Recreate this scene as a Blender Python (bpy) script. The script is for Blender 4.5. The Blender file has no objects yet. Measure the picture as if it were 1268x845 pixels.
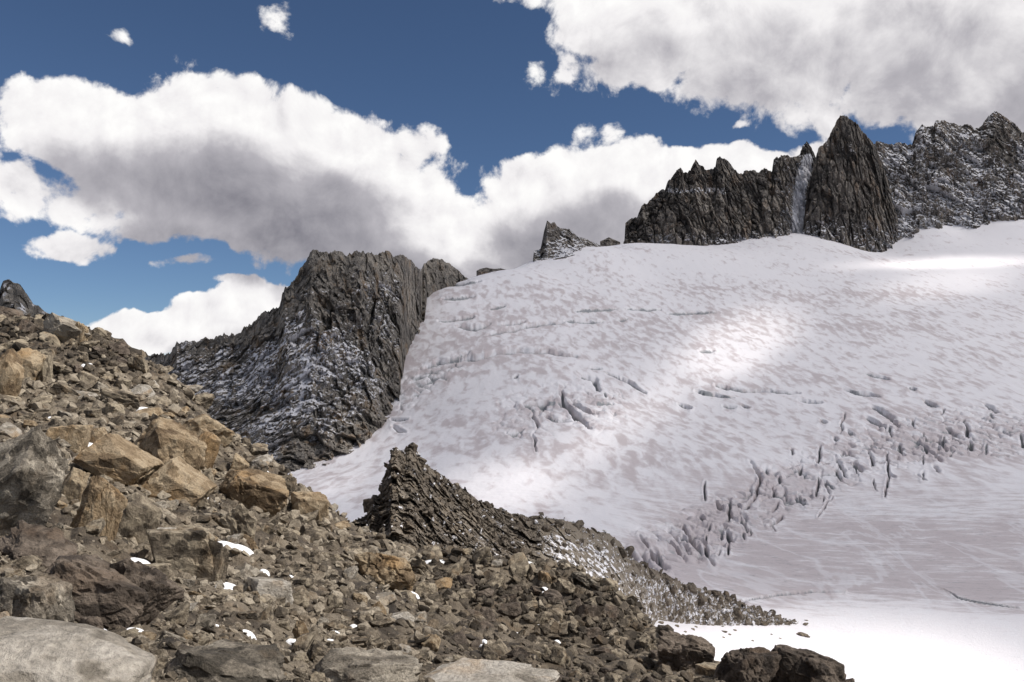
import bpy, bmesh, math
import numpy as np
from mathutils import Vector

# ----------------------------------------------------------------------------
# camera, sky, sun, exposure
# ----------------------------------------------------------------------------
scene = bpy.context.scene
col = scene.collection
W, H, F = 1268.0, 845.0, 1057.0          # photograph size and focal length in its pixels
HORIZON = 475.0                           # row of the true horizon in the photograph
PITCH = math.atan((HORIZON - H / 2) / F)

cam_d = bpy.data.cameras.new('camera')
cam_d.sensor_width = 36.0
cam_d.lens = 36.0 * F / W
cam_d.clip_start = 0.2
cam_d.clip_end = 30000
cam = bpy.data.objects.new('camera', cam_d)
cam.rotation_euler = (math.pi / 2 + PITCH, 0, 0)
col.objects.link(cam)
scene.camera = cam

SUN = np.array([0.66, -0.16, 0.70]); SUN /= np.linalg.norm(SUN)
SUN_EL = math.asin(SUN[2]); SUN_AZ = math.atan2(SUN[0], SUN[1])   # azimuth from +Y towards +X
sun_d = bpy.data.lights.new('sun', 'SUN')
sun_d.energy = 4.6
sun_d.angle = math.radians(0.53)
sun_d.color = (1.0, 0.955, 0.89)
sun = bpy.data.objects.new('sun', sun_d)
sun.rotation_euler = Vector(-SUN).to_track_quat('-Z', 'Y').to_euler()
col.objects.link(sun)

scene.view_settings.view_transform = 'Standard'
scene.view_settings.look = 'None'
scene.view_settings.exposure = 0.2
scene.view_settings.gamma = 1.0
scene.view_settings.use_curve_mapping = False
scene.render.engine = 'CYCLES'
scene.cycles.use_adaptive_sampling = True
scene.cycles.adaptive_threshold = 0.02
scene.cycles.use_denoising = True
scene.cycles.max_bounces = 5
scene.cycles.diffuse_bounces = 3
scene.cycles.glossy_bounces = 1
scene.cycles.transmission_bounces = 2
scene.cycles.transparent_max_bounces = 6
scene.cycles.caustics_reflective = False
scene.cycles.caustics_refractive = False

CP, SP = math.cos(PITCH), math.sin(PITCH)
def ray(px, py):
    """direction of a photograph pixel, scaled so that its forward (y) part is 1"""
    a = (np.asarray(px, float) - W / 2) / F
    b = (H / 2 - np.asarray(py, float)) / F
    y = CP - b * SP
    z = SP + b * CP
    return a / y, z / y
def at(px, py, d):
    x, z = ray(px, py)
    d = np.asarray(d, float)
    return np.stack(np.broadcast_arrays(x * d, d, z * d), -1)
def pix(P):
    """world point -> photograph pixel"""
    P = np.asarray(P, float)
    x, y, z = P[..., 0], P[..., 1], P[..., 2]
    dep = np.maximum(y * CP + z * SP, 1e-6)
    up = -y * SP + z * CP
    return W / 2 + F * x / dep, H / 2 - F * up / dep

# ----------------------------------------------------------------------------
# node helpers
# ----------------------------------------------------------------------------
class NT:
    def __init__(s, tree): s.t = tree; s.n = tree.nodes; s.l = tree.links
    def new(s, typ, **kw):
        n = s.n.new(typ)
        for k, v in kw.items(): setattr(n, k, v)
        return n
    def put(s, sock, v):
        if v is None: return
        if hasattr(v, 'is_linked') or isinstance(v, bpy.types.NodeSocket): s.l.new(v, sock)
        else: sock.default_value = v
    def m(s, op, a, b=None, c=None, clamp=False):
        n = s.new('ShaderNodeMath', operation=op, use_clamp=clamp)
        for i, v in enumerate((a, b, c)): s.put(n.inputs[i], v)
        return n.outputs[0]
    def vm(s, op, a, b=None, scale=None):
        n = s.new('ShaderNodeVectorMath', operation=op)
        s.put(n.inputs[0], a)
        if b is not None: s.put(n.inputs[1], b)
        if scale is not None: s.put(n.inputs['Scale'], scale)
        return n.outputs['Value'] if op in ('LENGTH', 'DOT_PRODUCT') else n.outputs[0]
    def step(s, v, lo, hi, a=0.0, b=1.0):
        n = s.new('ShaderNodeMapRange', interpolation_type='SMOOTHSTEP')
        for i, x in enumerate((v, lo, hi, a, b)): s.put(n.inputs[i], x)
        return n.outputs[0]
    def lin(s, v, lo, hi, a=0.0, b=1.0):
        n = s.new('ShaderNodeMapRange')
        for i, x in enumerate((v, lo, hi, a, b)): s.put(n.inputs[i], x)
        return n.outputs[0]
    def noise(s, vec, scale, detail=4, rough=0.55, dist=0.0, lac=2.0):
        n = s.new('ShaderNodeTexNoise')
        s.put(n.inputs['Vector'], vec)
        for k, v in (('Scale', scale), ('Detail', detail), ('Roughness', rough), ('Distortion', dist), ('Lacunarity', lac)):
            s.put(n.inputs[k], v)
        return n.outputs['Fac']
    def voro(s, vec, scale, feature='F1', out='Distance', rnd=1.0):
        n = s.new('ShaderNodeTexVoronoi', feature=feature)
        s.put(n.inputs['Vector'], vec); s.put(n.inputs['Scale'], scale); s.put(n.inputs['Randomness'], rnd)
        return n.outputs[out]
    def mixc(s, f, a, b, blend='MIX'):
        n = s.new('ShaderNodeMix', data_type='RGBA', blend_type=blend)
        s.put(n.inputs[0], f)
        for i, v in ((6, a), (7, b)):
            if isinstance(v, tuple) and len(v) == 3: v = (*v, 1)
            s.put(n.inputs[i], v)
        return n.outputs[2]
    def ramp(s, f, stops):
        n = s.new('ShaderNodeValToRGB')
        s.put(n.inputs[0], f)
        e = n.color_ramp.elements
        while len(e) < len(stops): e.new(0.5)
        for i, (p, c) in enumerate(stops): e[i].position = p; e[i].color = (*c, 1)
        return n.outputs[0]
    def attr(s, name): return s.new('ShaderNodeAttribute', attribute_name=name).outputs['Fac']
    def mapping(s, vec, scale=(1, 1, 1), rot=(0, 0, 0), loc=(0, 0, 0)):
        n = s.new('ShaderNodeMapping')
        s.put(n.inputs[0], vec); n.inputs['Scale'].default_value = scale
        n.inputs['Rotation'].default_value = rot; n.inputs['Location'].default_value = loc
        return n.outputs[0]
    def bump(s, h, dist, strength=1.0, normal=None):
        n = s.new('ShaderNodeBump')
        s.put(n.inputs['Height'], h); s.put(n.inputs['Distance'], dist); s.put(n.inputs['Strength'], strength)
        if normal is not None: s.put(n.inputs['Normal'], normal)
        return n.outputs[0]

# ----------------------------------------------------------------------------
# world: high-altitude blue with cumulus, laid out by azimuth and elevation
# ----------------------------------------------------------------------------
def azel(px, py):
    x, z = ray(px, py)
    return math.atan2(x, 1.0), math.atan2(z, math.hypot(x, 1.0))

#   centre px, py, half width, half height, weight
BLOBS = [
    # the great cloud over the left-hand mountain
    (150, 160, 135, 58, 0.85), (270, 180, 170, 80, 1.1), (390, 235, 165, 92, 1.15), (500, 290, 120, 58, 1.0),
    (250, 245, 130, 55, 0.95), (62, 128, 50, 26, 0.5), (370, 275, 170, 42, 0.95),
    # ragged bank at its left end
    (5, 225, 95, 42, 0.55), (88, 300, 50, 24, 0.36), (60, 180, 70, 18, 0.18), (225, 330, 56, 14, 0.28), (120, 245, 80, 42, 0.45),
    # bank behind the glacier skyline
    (600, 305, 100, 48, 0.95), (690, 258, 110, 66, 0.95), (760, 225, 90, 52, 0.9), (745, 168, 50, 30, 0.32), (705, 195, 40, 30, 0.4),
    (860, 222, 130, 38, 0.9), (950, 206, 80, 22, 0.7), (640, 345, 150, 40, 0.9), (800, 172, 30, 14, 0.2),
    # the bank that spreads in from the upper right
    (820, 10, 160, 70, 0.62), (960, 30, 200, 92, 0.70), (1130, 35, 220, 115, 0.72), (1240, 110, 140, 86, 0.62),
    (690, 92, 60, 36, 0.24), (765, 90, 60, 38, 0.34), (700, 6, 80, 26, 0.38), (830, 80, 60, 40, 0.4), (1180, 165, 70, 30, 0.3), (1340, 70, 200, 150, 0.85),
    # scraps
    (1016, 142, 32, 18, 0.16), (970, 156, 24, 16, 0.02), (918, 158, 28, 11, 0.08), (1088, 172, 16, 16, 0.2),
    (70, 376, 20, 12, 0.16), (338, 22, 80, 44, 0.10), (218, 74, 50, 28, 0.04), (152, 44, 46, 26, 0.02),
    # low cumulus in the gap
    (125, 416, 46, 20, 0.8), (200, 415, 100, 26, 0.9), (270, 396, 66, 28, 0.85), (335, 372, 60, 20, 0.7), (300, 353, 60, 9, 0.25),
]
world = bpy.data.worlds.new('World'); scene.world = world
world.use_nodes = True
w = NT(world.node_tree); w.n.clear()

grp = bpy.data.node_groups.new('cloud_field', 'ShaderNodeTree')
grp.interface.new_socket('Direction', in_out='INPUT', socket_type='NodeSocketVector')
grp.interface.new_socket('Density', in_out='OUTPUT', socket_type='NodeSocketFloat')
g = NT(grp)
gi = g.new('NodeGroupInput').outputs[0]
sep = g.new('ShaderNodeSeparateXYZ'); g.l.new(gi, sep.inputs[0])
hor = g.m('SQRT', g.m('ADD', g.m('MULTIPLY', sep.outputs[0], sep.outputs[0]), g.m('MULTIPLY', sep.outputs[1], sep.outputs[1])))
AZ = g.m('ARCTAN2', sep.outputs[0], sep.outputs[1]); EL = g.m('ARCTAN2', sep.outputs[2], hor)
# warp the outline so that no lobe stays an ellipse
wn = g.new('ShaderNodeTexNoise'); g.put(wn.inputs['Vector'], gi)
for k, v in (('Scale', 9.0), ('Detail', 5.0), ('Roughness', 0.6)): wn.inputs[k].default_value = v
ws = g.new('ShaderNodeSeparateColor'); g.l.new(wn.outputs['Color'], ws.inputs[0])
AZ = g.m('ADD', AZ, g.m('MULTIPLY', g.m('SUBTRACT', ws.outputs[0], 0.5), 0.075))
EL = g.m('ADD', EL, g.m('MULTIPLY', g.m('SUBTRACT', ws.outputs[1], 0.5), 0.055))
field = None
for (cx, cy, rx, ry, wt) in BLOBS:
    a0, e0 = azel(cx, cy)
    ra, re = rx / F * math.cos(a0) * 1.12, ry / F * math.cos(a0) * 1.12
    dx = g.m('MULTIPLY', g.m('SUBTRACT', AZ, a0), 1 / ra)
    dy = g.m('MULTIPLY', g.m('SUBTRACT', EL, e0), 1 / re)
    q = g.m('MULTIPLY_ADD', dx, dx, g.m('MULTIPLY', dy, dy))
    v = g.m('MULTIPLY_ADD', q, -max(wt, 0.6), wt)
    field = v if field is None else g.m('SMOOTH_MAX', field, v, 0.12)
# the same kind of broken cumulus everywhere beyond the picture
away = g.m('MAXIMUM', g.step(g.m('ABSOLUTE', AZ), 0.60, 0.80), g.step(EL, 0.46, 0.62))
gen = g.m('MULTIPLY_ADD', g.noise(gi, 2.3, 3, 0.5), 5.0, -2.6)
field = g.m('MAXIMUM', field, g.m('MULTIPLY_ADD', away, 2.0, g.m('SUBTRACT', gen, 2.0)))
field = g.m('MAXIMUM', field, -1.2)
go = g.new('NodeGroupOutput')
g.l.new(field, go.inputs[0])
puff = bpy.data.node_groups.new('cloud_puffs', 'ShaderNodeTree')
puff.interface.new_socket('Direction', in_out='INPUT', socket_type='NodeSocketVector')
puff.interface.new_socket('Relief', in_out='OUTPUT', socket_type='NodeSocketFloat')
h = NT(puff); hi = h.new('NodeGroupInput').outputs[0]
n1 = h.noise(hi, 13.0, 13, 0.615, 0.25)
n2 = h.voro(hi, 30.0, 'F1')
nz = h.m('ADD', h.m('MULTIPLY', h.m('SUBTRACT', n1, 0.5), 1.75), h.m('MULTIPLY', h.m('SUBTRACT', 0.45, n2), 0.34))
ho = h.new('NodeGroupOutput'); h.l.new(nz, ho.inputs[0])

geo = w.new('ShaderNodeTexCoord')
D0 = w.vm('NORMALIZE', geo.outputs['Generated'])
def toward(k, a=0.55, b=0.80): return (a * k, 0.0, b * k)     # up and to the sun's side of the sky
def use(tree, offset=None):
    n = w.new('ShaderNodeGroup', node_tree=tree)
    w.put(n.inputs[0], w.vm('ADD', D0, tuple(offset)) if offset is not None else D0)
    return n.outputs[0]
f0 = use(grp); p0 = use(puff); p1 = use(puff, toward(0.015)); f2 = use(grp, toward(0.052, 0.25, 0.95))
dens = w.m('ADD', f0, p0)
alpha = w.step(dens, 0.0, 0.22)
relief = w.m('MULTIPLY', w.m('SUBTRACT', p0, p1), 0.42)
thick = w.step(w.m('ADD', f2, w.m('MULTIPLY', p0, 0.30)), 0.12, 1.25)
lum = w.m('ADD', w.m('MULTIPLY_ADD', thick, -0.62, 1.0), relief)  # self-shading of the clouds, away from the sun, put into their colour
lum = w.m('MINIMUM', w.m('MAXIMUM', lum, 0.30), 1.08)
ccol = w.ramp(w.lin(lum, 0.3, 1.08), [(0.0, (0.23, 0.225, 0.26)), (0.45, (0.47, 0.455, 0.49)), (0.8, (0.88, 0.86, 0.87)), (1.0, (1.0, 0.99, 0.98))])
sky = w.new('ShaderNodeTexSky', sky_type='NISHITA', sun_disc=False, sun_elevation=SUN_EL, sun_rotation=SUN_AZ,
            altitude=3000.0, air_density=1.0, dust_density=0.3, ozone_density=5.0)
bg_s = w.new('ShaderNodeBackground'); w.l.new(sky.outputs[0], bg_s.inputs[0]); bg_s.inputs[1].default_value = 0.064
bg_c = w.new('ShaderNodeBackground'); w.l.new(ccol, bg_c.inputs[0]); bg_c.inputs[1].default_value = 0.88
mx = w.new('ShaderNodeMixShader'); w.l.new(alpha, mx.inputs[0]); w.l.new(bg_s.outputs[0], mx.inputs[1]); w.l.new(bg_c.outputs[0], mx.inputs[2])
wo = w.new('ShaderNodeOutputWorld'); w.l.new(mx.outputs[0], wo.inputs[0])
world.cycles.sampling_method = 'MANUAL'; world.cycles.sample_map_resolution = 512

# ----------------------------------------------------------------------------
# numpy noise
# ----------------------------------------------------------------------------
RNG = np.random.default_rng(7)
PERM = RNG.permutation(256).astype(np.int32); PERM = np.concatenate([PERM, PERM])
GR = RNG.normal(size=(256, 3)).astype(np.float32); GR /= np.linalg.norm(GR, axis=1)[:, None]
RV = RNG.random((256, 4)).astype(np.float32)
def hsh(ix, iy, iz): return PERM[PERM[PERM[ix & 255] + (iy & 255)] + (iz & 255)]
def perlin(P):
    P = np.asarray(P, np.float32); shp = P.shape[:-1]; P = P.reshape(-1, 3)
    i = np.floor(P).astype(np.int32); f = P - i; u = f * f * f * (f * (f * 6 - 15) + 10)
    out = np.zeros(len(P), np.float32)
    for dx in (0, 1):
        wx = u[:, 0] if dx else 1 - u[:, 0]
        for dy in (0, 1):
            wy = u[:, 1] if dy else 1 - u[:, 1]
            for dz in (0, 1):
                wz = u[:, 2] if dz else 1 - u[:, 2]
                gq = GR[hsh(i[:, 0] + dx, i[:, 1] + dy, i[:, 2] + dz)]
                out += wx * wy * wz * (gq[:, 0] * (f[:, 0] - dx) + gq[:, 1] * (f[:, 1] - dy) + gq[:, 2] * (f[:, 2] - dz))
    return (out * 1.5).reshape(shp)
def fbm(P, octv=4, rough=0.5, ridged=False):
    P = np.asarray(P, np.float32); s = 0; a = 1.0; t = 0
    for k in range(octv):
        n = perlin(P * (2.03 ** k) + 17.3 * k)
        s = s + a * ((1 - 2 * np.abs(n)) if ridged else n); t += a; a *= rough
    return s / t
def worley(P):
    """nearest cell: random numbers of the cell, vector to its point, distance to first and second"""
    P = np.asarray(P, np.float32); shp = P.shape[:-1]; P = P.reshape(-1, 3)
    i = np.floor(P).astype(np.int32); f = P - i
    b1 = np.full(len(P), 9.0, np.float32); b2 = b1.copy(); hid = np.zeros(len(P), np.int32); vec = np.zeros_like(P)
    for dx in (-1, 0, 1):
        for dy in (-1, 0, 1):
            for dz in (-1, 0, 1):
                h = hsh(i[:, 0] + dx, i[:, 1] + dy, i[:, 2] + dz)
                d = f - (RV[h, :3] * 0.9 + np.array([dx, dy, dz], np.float32))
                q = (d * d).sum(1); near = q < b1
                b2 = np.where(near, b1, np.minimum(b2, q)); b1 = np.where(near, q, b1)
                hid = np.where(near, h, hid); vec[near] = d[near]
    return hid.reshape(shp), vec.reshape(*shp, 3), np.sqrt(b1).reshape(shp), np.sqrt(b2).reshape(shp)
def facet(P, seed=0, tilt=1.1):
    """broken-block relief in about -1..1: every cell a plane of its own height and tilt"""
    h, v, _, _ = worley(np.asarray(P, np.float32) + seed * 7.7)
    h2 = PERM[(h + 31 * seed + 5) & 255]
    return (RV[h2, 3] - 0.5) * 1.5 + (GR[h2] * v).sum(-1) * tilt, RV[h2, 0]
def rot(P, ax, deg):
    a = math.radians(deg); c, s = math.cos(a), math.sin(a)
    m = {'x': [[1, 0, 0], [0, c, -s], [0, s, c]], 'y': [[c, 0, s], [0, 1, 0], [-s, 0, c]], 'z': [[c, -s, 0], [s, c, 0], [0, 0, 1]]}[ax]
    return np.asarray(P) @ np.array(m).T
def smooth(x, a, b):
    t = np.clip((np.asarray(x, float) - a) / (b - a), 0, 1); return t * t * (3 - 2 * t)
def curve(pts, x, j=1): p = np.array(pts, float); return np.interp(x, p[:, 0], p[:, j])

class TPS:
    """smooth height sheet through scattered points"""
    def __init__(s, xy, z, lam=1e-3):
        xy = np.asarray(xy, float); s.sc = np.ptp(xy, axis=0).max(); s.c = xy / s.sc; n = len(z)
        K = s.k(s.c, s.c) + lam * np.eye(n); Pm = np.c_[np.ones(n), s.c]
        A = np.block([[K, Pm], [Pm.T, np.zeros((3, 3))]])
        s.w = np.linalg.solve(A, np.r_[z, 0, 0, 0])
    @staticmethod
    def k(a, b):
        r2 = ((a[:, None] - b[None]) ** 2).sum(-1); return np.where(r2 > 0, r2 * np.log(r2 + 1e-12), 0)
    def __call__(s, x, y):
        x, y = np.broadcast_arrays(np.asarray(x, float), np.asarray(y, float)); q = np.stack([x.ravel(), y.ravel()], -1) / s.sc
        out = np.empty(len(q))
        for i in range(0, len(q), 40000):
            c = q[i:i + 40000]; out[i:i + 40000] = s.k(c, s.c) @ s.w[:-3] + s.w[-3] + c @ s.w[-2:]
        return out.reshape(x.shape)

# ----------------------------------------------------------------------------
# mesh helpers
# ----------------------------------------------------------------------------
def raw_mesh(name, V, Fc, attrs=None, smooth_shade=False):
    """V (n,3), Fc (m,3|4) -> mesh datablock"""
    V = np.ascontiguousarray(V, np.float32).reshape(-1, 3); Fc = np.ascontiguousarray(Fc, np.int32)
    me = bpy.data.meshes.new(name); k = Fc.shape[1]
    me.vertices.add(len(V)); me.vertices.foreach_set('co', V.ravel())
    me.loops.add(Fc.size); me.loops.foreach_set('vertex_index', Fc.ravel())
    me.polygons.add(len(Fc)); me.polygons.foreach_set('loop_start', np.arange(0, Fc.size, k, dtype=np.int32))
    me.update(calc_edges=True)
    me.polygons.foreach_set('use_smooth', np.full(len(Fc), smooth_shade))
    for an, a in (attrs or {}).items():
        at_ = me.attributes.new(an, 'FLOAT', 'POINT'); at_.data.foreach_set('value', np.ascontiguousarray(a, np.float32).ravel())
    return me
def grid_faces(nr, nc):
    i = np.arange(nr * nc).reshape(nr, nc)
    return np.stack([i[:-1, :-1], i[:-1, 1:], i[1:, 1:], i[1:, :-1]], -1).reshape(-1, 4)
def grid_normals(V):
    du = np.gradient(V, axis=1); dv = np.gradient(V, axis=0)
    n = np.cross(du, dv); return n / (np.linalg.norm(n, axis=-1, keepdims=True) + 1e-9)
def link(name, me, mat=None, parent=None, loc=None, **props):
    o = bpy.data.objects.new(name, me); col.objects.link(o)
    if mat is not None and me is not None:
        if len(me.materials) == 0: me.materials.append(mat)
    if parent is not None: o.parent = parent
    if loc is not None: o.location = loc
    for k, v in props.items(): o[k] = v
    return o

# ----------------------------------------------------------------------------
# materials
# ----------------------------------------------------------------------------
def material(name):
    m = bpy.data.materials.new(name); m.use_nodes = True
    t = NT(m.node_tree); t.n.clear()
    b = t.new('ShaderNodeBsdfPrincipled'); o = t.new('ShaderNodeOutputMaterial'); t.l.new(b.outputs[0], o.inputs[0])
    return m, t, b

def rock_material(name, dark, mid, light, accent, unit=1.0, accent_amt=0.5, snow=False, per_object=False, speck=0.35, streak=(1, 1, 1), srot=(0, 0, 0)):
    """weathered granite; unit = metres of its coarsest mottling"""
    m, t, b = material(name)
    pos = t.new('ShaderNodeNewGeometry').outputs['Position']
    if per_object:
        tc = t.new('ShaderNodeTexCoord').outputs['Object']; oi = t.new('ShaderNodeObjectInfo')
        pos = t.vm('ADD', tc, t.vm('SCALE', oi.outputs['Location'], scale=3.1))
    sp = t.mapping(pos, streak, srot)
    big = t.noise(sp, 0.5 / unit, 4, 0.55)
    med = t.noise(sp, 2.6 / unit, 9, 0.68, 0.4)
    fine = t.noise(pos, 22.0 / unit, 4, 0.7)
    tone = t.attr('tone')
    f = t.m('ADD', t.m('MULTIPLY', med, 0.75), t.m('MULTIPLY', big, 0.25))
    f = t.m('ADD', f, t.m('MULTIPLY', t.m('SUBTRACT', tone, 0.5), 0.34))
    if per_object: f = t.m('ADD', f, t.m('MULTIPLY', t.m('SUBTRACT', oi.outputs['Random'], 0.5), 0.20))
    base = t.ramp(f, [(0.30, dark), (0.47, mid), (0.66, light)])
    acc = t.step(t.noise(sp, 0.9 / unit, 5, 0.6, 0.6), 0.52, 0.68)
    base = t.mixc(t.m('MULTIPLY', acc, accent_amt), base, accent)
    sk = t.lin(fine, 0.3, 0.7, 1 - speck, 1 + speck)
    base = t.mixc(1.0, base, t.new('ShaderNodeCombineColor').outputs[0], 'MULTIPLY') if False else base
    vmul = t.new('ShaderNodeVectorMath', operation='SCALE'); t.l.new(base, vmul.inputs[0]); t.l.new(sk, vmul.inputs['Scale'])
    base = vmul.outputs[0]
    rough = 0.85
    nb = t.bump(t.m('ADD', t.m('MULTIPLY', med, 1.0), t.m('MULTIPLY', fine, 0.22)), 0.20 * unit, 0.75)
    if snow:
        s = t.m('ADD', t.attr('snow'), t.m('MULTIPLY', t.m('SUBTRACT', t.noise(pos, 4.0 / unit, 6, 0.7), 0.5), 0.9))
        s = t.step(s, 0.46, 0.60)
        base = t.mixc(s, base, (0.74, 0.73, 0.76))
    t.put(b.inputs['Base Color'], base); b.inputs['Roughness'].default_value = rough
    b.inputs['Specular IOR Level'].default_value = 0.25
    t.put(b.inputs['Normal'], nb)
    return m

M_SLOPE = rock_material('granite_slope', (0.030, 0.024, 0.019), (0.090, 0.072, 0.054), (0.18, 0.148, 0.11), (0.16, 0.108, 0.062), 1.6, 0.35)  # ground colour darkened so the gaps between rocks look shaded
M_SCREE = rock_material('granite_scree', (0.046, 0.037, 0.028), (0.150, 0.122, 0.090), (0.31, 0.265, 0.205), (0.18, 0.125, 0.075), 1.2, 0.35, per_object=False)
M_BOULDER = rock_material('granite_boulder', (0.050, 0.040, 0.030), (0.160, 0.130, 0.095), (0.31, 0.26, 0.19), (0.25, 0.17, 0.095), 1.4, 0.40, per_object=True)
M_TAN = rock_material('ochre_granite', (0.105, 0.072, 0.043), (0.225, 0.165, 0.102), (0.33, 0.26, 0.175), (0.31, 0.19, 0.085), 1.6, 0.55, per_object=True)
M_PALE = rock_material('pale_granite', (0.15, 0.13, 0.105), (0.27, 0.24, 0.20), (0.39, 0.355, 0.31), (0.36, 0.23, 0.11), 1.5, 0.45, per_object=True)
M_GREYB = rock_material('lichened_granite', (0.055, 0.047, 0.037), (0.155, 0.133, 0.106), (0.30, 0.265, 0.215), (0.19, 0.135, 0.085), 0.8, 0.3, per_object=True, speck=0.5)
M_DARKB = rock_material('dark_granite', (0.030, 0.023, 0.018), (0.080, 0.062, 0.048), (0.15, 0.12, 0.095), (0.12, 0.075, 0.045), 1.4, 0.35, per_object=True)
M_RIDGE = rock_material('ridge_rock', (0.040, 0.033, 0.026), (0.105, 0.087, 0.069), (0.21, 0.177, 0.14), (0.16, 0.115, 0.07), 3.0, 0.35, snow=True)
M_RIDGEB = rock_material('ridge_rubble', (0.040, 0.032, 0.025), (0.100, 0.081, 0.063), (0.20, 0.168, 0.132), (0.16, 0.11, 0.065), 2.0, 0.35, snow=True)
M_MTN = rock_material('grey_mountain_rock', (0.066, 0.060, 0.054), (0.172, 0.155, 0.138), (0.31, 0.275, 0.235), (0.25, 0.175, 0.11), 12.0, 0.7, snow=True, streak=(1.3, 1.3, 0.8))
M_FAR = rock_material('far_granite', (0.055, 0.050, 0.047), (0.140, 0.124, 0.112), (0.27, 0.24, 0.21), (0.25, 0.175, 0.12), 20.0, 0.5, snow=True, streak=(2.2, 2.2, 0.35))

def snow_material(name='glacier_snow', old=True):
    m, t, b = material(name)
    pos = t.new('ShaderNodeNewGeometry').outputs['Position']
    base = (0.80, 0.80, 0.815, 1)
    hgt = t.noise(pos, 0.5, 6, 0.6)
    if old:
        # wind-streaked dusty firn under thin fresh snow
        st1 = t.mapping(pos, (0.30, 0.115, 0.2), (0, 0, math.radians(28)))
        st2 = t.mapping(pos, (0.10, 0.42, 0.2), (0, 0, math.radians(6)))
        a = t.noise(st1, 0.55, 6, 0.56, 0.35)
        bl = t.noise(st2, 0.60, 9, 0.72, 0.2)
        zone = t.attr('streak')
        a = t.m('ADD', t.m('MULTIPLY', a, t.m('SUBTRACT', 1.0, zone)), t.m('MULTIPLY', bl, zone))
        patch = t.noise(pos, 0.017, 4, 0.55)
        dirt_sun = t.attr('dirt_sun')
        v = t.m('ADD', a, t.m('ADD', t.m('MULTIPLY', t.m('SUBTRACT', patch, 0.5), 0.55), t.m('MULTIPLY', t.m('SUBTRACT', dirt_sun, 0.5), 0.40)))
        k = t.step(v, 0.42, 0.66)
        base = t.mixc(k, (0.80, 0.775, 0.80), (0.555, 0.495, 0.505))
        grit = t.noise(pos, 1.3, 6, 0.75)
        base = t.mixc(t.m('MULTIPLY', t.step(grit, 0.5, 0.75), t.m('MULTIPLY', dirt_sun, 0.55)), base, (0.38, 0.36, 0.375))
        fl = t.noise(t.mapping(pos, (0.22, 0.75, 0.3), (0, 0, math.radians(6))), 1.0, 6, 0.78, 0.4)
        base = t.mixc(t.m('MULTIPLY', t.step(fl, 0.53, 0.68), t.m('MULTIPLY', zone, t.m('MINIMUM', t.m('MULTIPLY', dirt_sun, 0.9), 0.75))), base, (0.30, 0.285, 0.30))
        ch = t.m('ABSOLUTE', t.m('SUBTRACT', t.noise(t.mapping(pos, (1.0, 0.45, 0.3)), 0.030, 5, 0.6, 0.5), 0.5))
        base = t.mixc(t.m('MULTIPLY', t.step(ch, 0.03, 0.002), t.m('MULTIPLY', zone, 0.42)), base, (0.80, 0.79, 0.82))
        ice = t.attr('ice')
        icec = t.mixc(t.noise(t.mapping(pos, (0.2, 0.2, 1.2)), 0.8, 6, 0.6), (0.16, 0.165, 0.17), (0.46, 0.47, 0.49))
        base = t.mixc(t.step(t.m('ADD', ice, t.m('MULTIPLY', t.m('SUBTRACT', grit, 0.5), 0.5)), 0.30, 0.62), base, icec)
        hgt = t.m('ADD', t.m('MULTIPLY', hgt, 0.6), t.m('MULTIPLY', a, 0.30))
        hgt = t.m('ADD', hgt, t.m('MULTIPLY', t.m('MULTIPLY', grit, zone), 0.9))
    t.put(b.inputs['Base Color'], base)
    b.inputs['Roughness'].default_value = 0.62; b.inputs['Specular IOR Level'].default_value = 0.2
    t.put(b.inputs['Normal'], t.bump(hgt, 0.35 if old else 0.05, 0.55))
    return m
M_SNOW = snow_material('glacier_snow', True)
M_FRESH = snow_material('fresh_snow', False)

# ----------------------------------------------------------------------------
# the glacier
# ----------------------------------------------------------------------------
GC = [  # px, py, distance
    (345, 592, 395), (400, 580, 412), (452, 548, 450), (495, 508, 495), (503, 440, 590), (527, 395, 655), (540, 362, 735),
    (575, 346, 785), (620, 334, 830), (660, 327, 900), (720, 305, 960), (775, 302, 1080), (450, 600, 345), (520, 560, 395),
    (600, 600, 322), (700, 640, 275), (800, 690, 245), (600, 500, 470), (600, 430, 590), (600, 380, 700),
    (700, 560, 380), (700, 470, 530), (700, 400, 690), (700, 345, 850), (800, 600, 355), (800, 500, 530), (800, 400, 740), (800, 340, 930),
    (900, 680, 272), (900, 560, 420), (900, 450, 650), (900, 360, 900), (900, 305, 1120),
    (1000, 750, 228), (1000, 690, 270), (1000, 600, 375), (1000, 500, 560), (1000, 420, 750), (1000, 360, 925), (1000, 314, 1070), (1000, 291, 1165),
    (1130, 750, 230), (1130, 600, 378), (1130, 500, 575), (1130, 400, 800), (1130, 330, 1040), (1120, 304, 1165), (1090, 312, 1165), (1090, 322, 1080), (1055, 306, 1160), (1040, 302, 1150), (1160, 280, 1188), (1190, 288, 1178), (1231, 274, 1185),
    (1268, 750, 232), (1268, 680, 285), (1268, 600, 382), (1268, 500, 590), (1268, 400, 820), (1268, 320, 1060), (1268, 274, 1170),
    (1268, 845, 172), (1040, 845, 173), (1130, 800, 197), (900, 800, 190), (900, 776, 200), (980, 775, 213), (815, 768, 176), (830, 800, 168),
    (1500, 750, 234), (1500, 600, 390), (1500, 480, 640), (1380, 274, 1180), (1500, 330, 1060), (1500, 270, 1180), (1500, 845, 172),
    (700, 860, 140), (900, 930, 128), (1268, 950, 128), (1500, 950, 128),
]
gp = np.array([at(*c) for c in GC])
gw = [(-150, 330, -45), (-280, 380, -40), (-300, 200, -70), (-80, 160, -60), (-30, 1000, 95), (-60, 1150, 60), (60, 1150, 130), (-250, 1000, -60), (-260, 700, -20), (-150, 800, 10), (-380, 800, -80),
      (500, 1400, 250), (150, 1400, 200), (900, 1250, 250)]
gp = np.vstack([gp, gw])
GZ = TPS(gp[:, :2], gp[:, 2], 2e-4)

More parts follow.
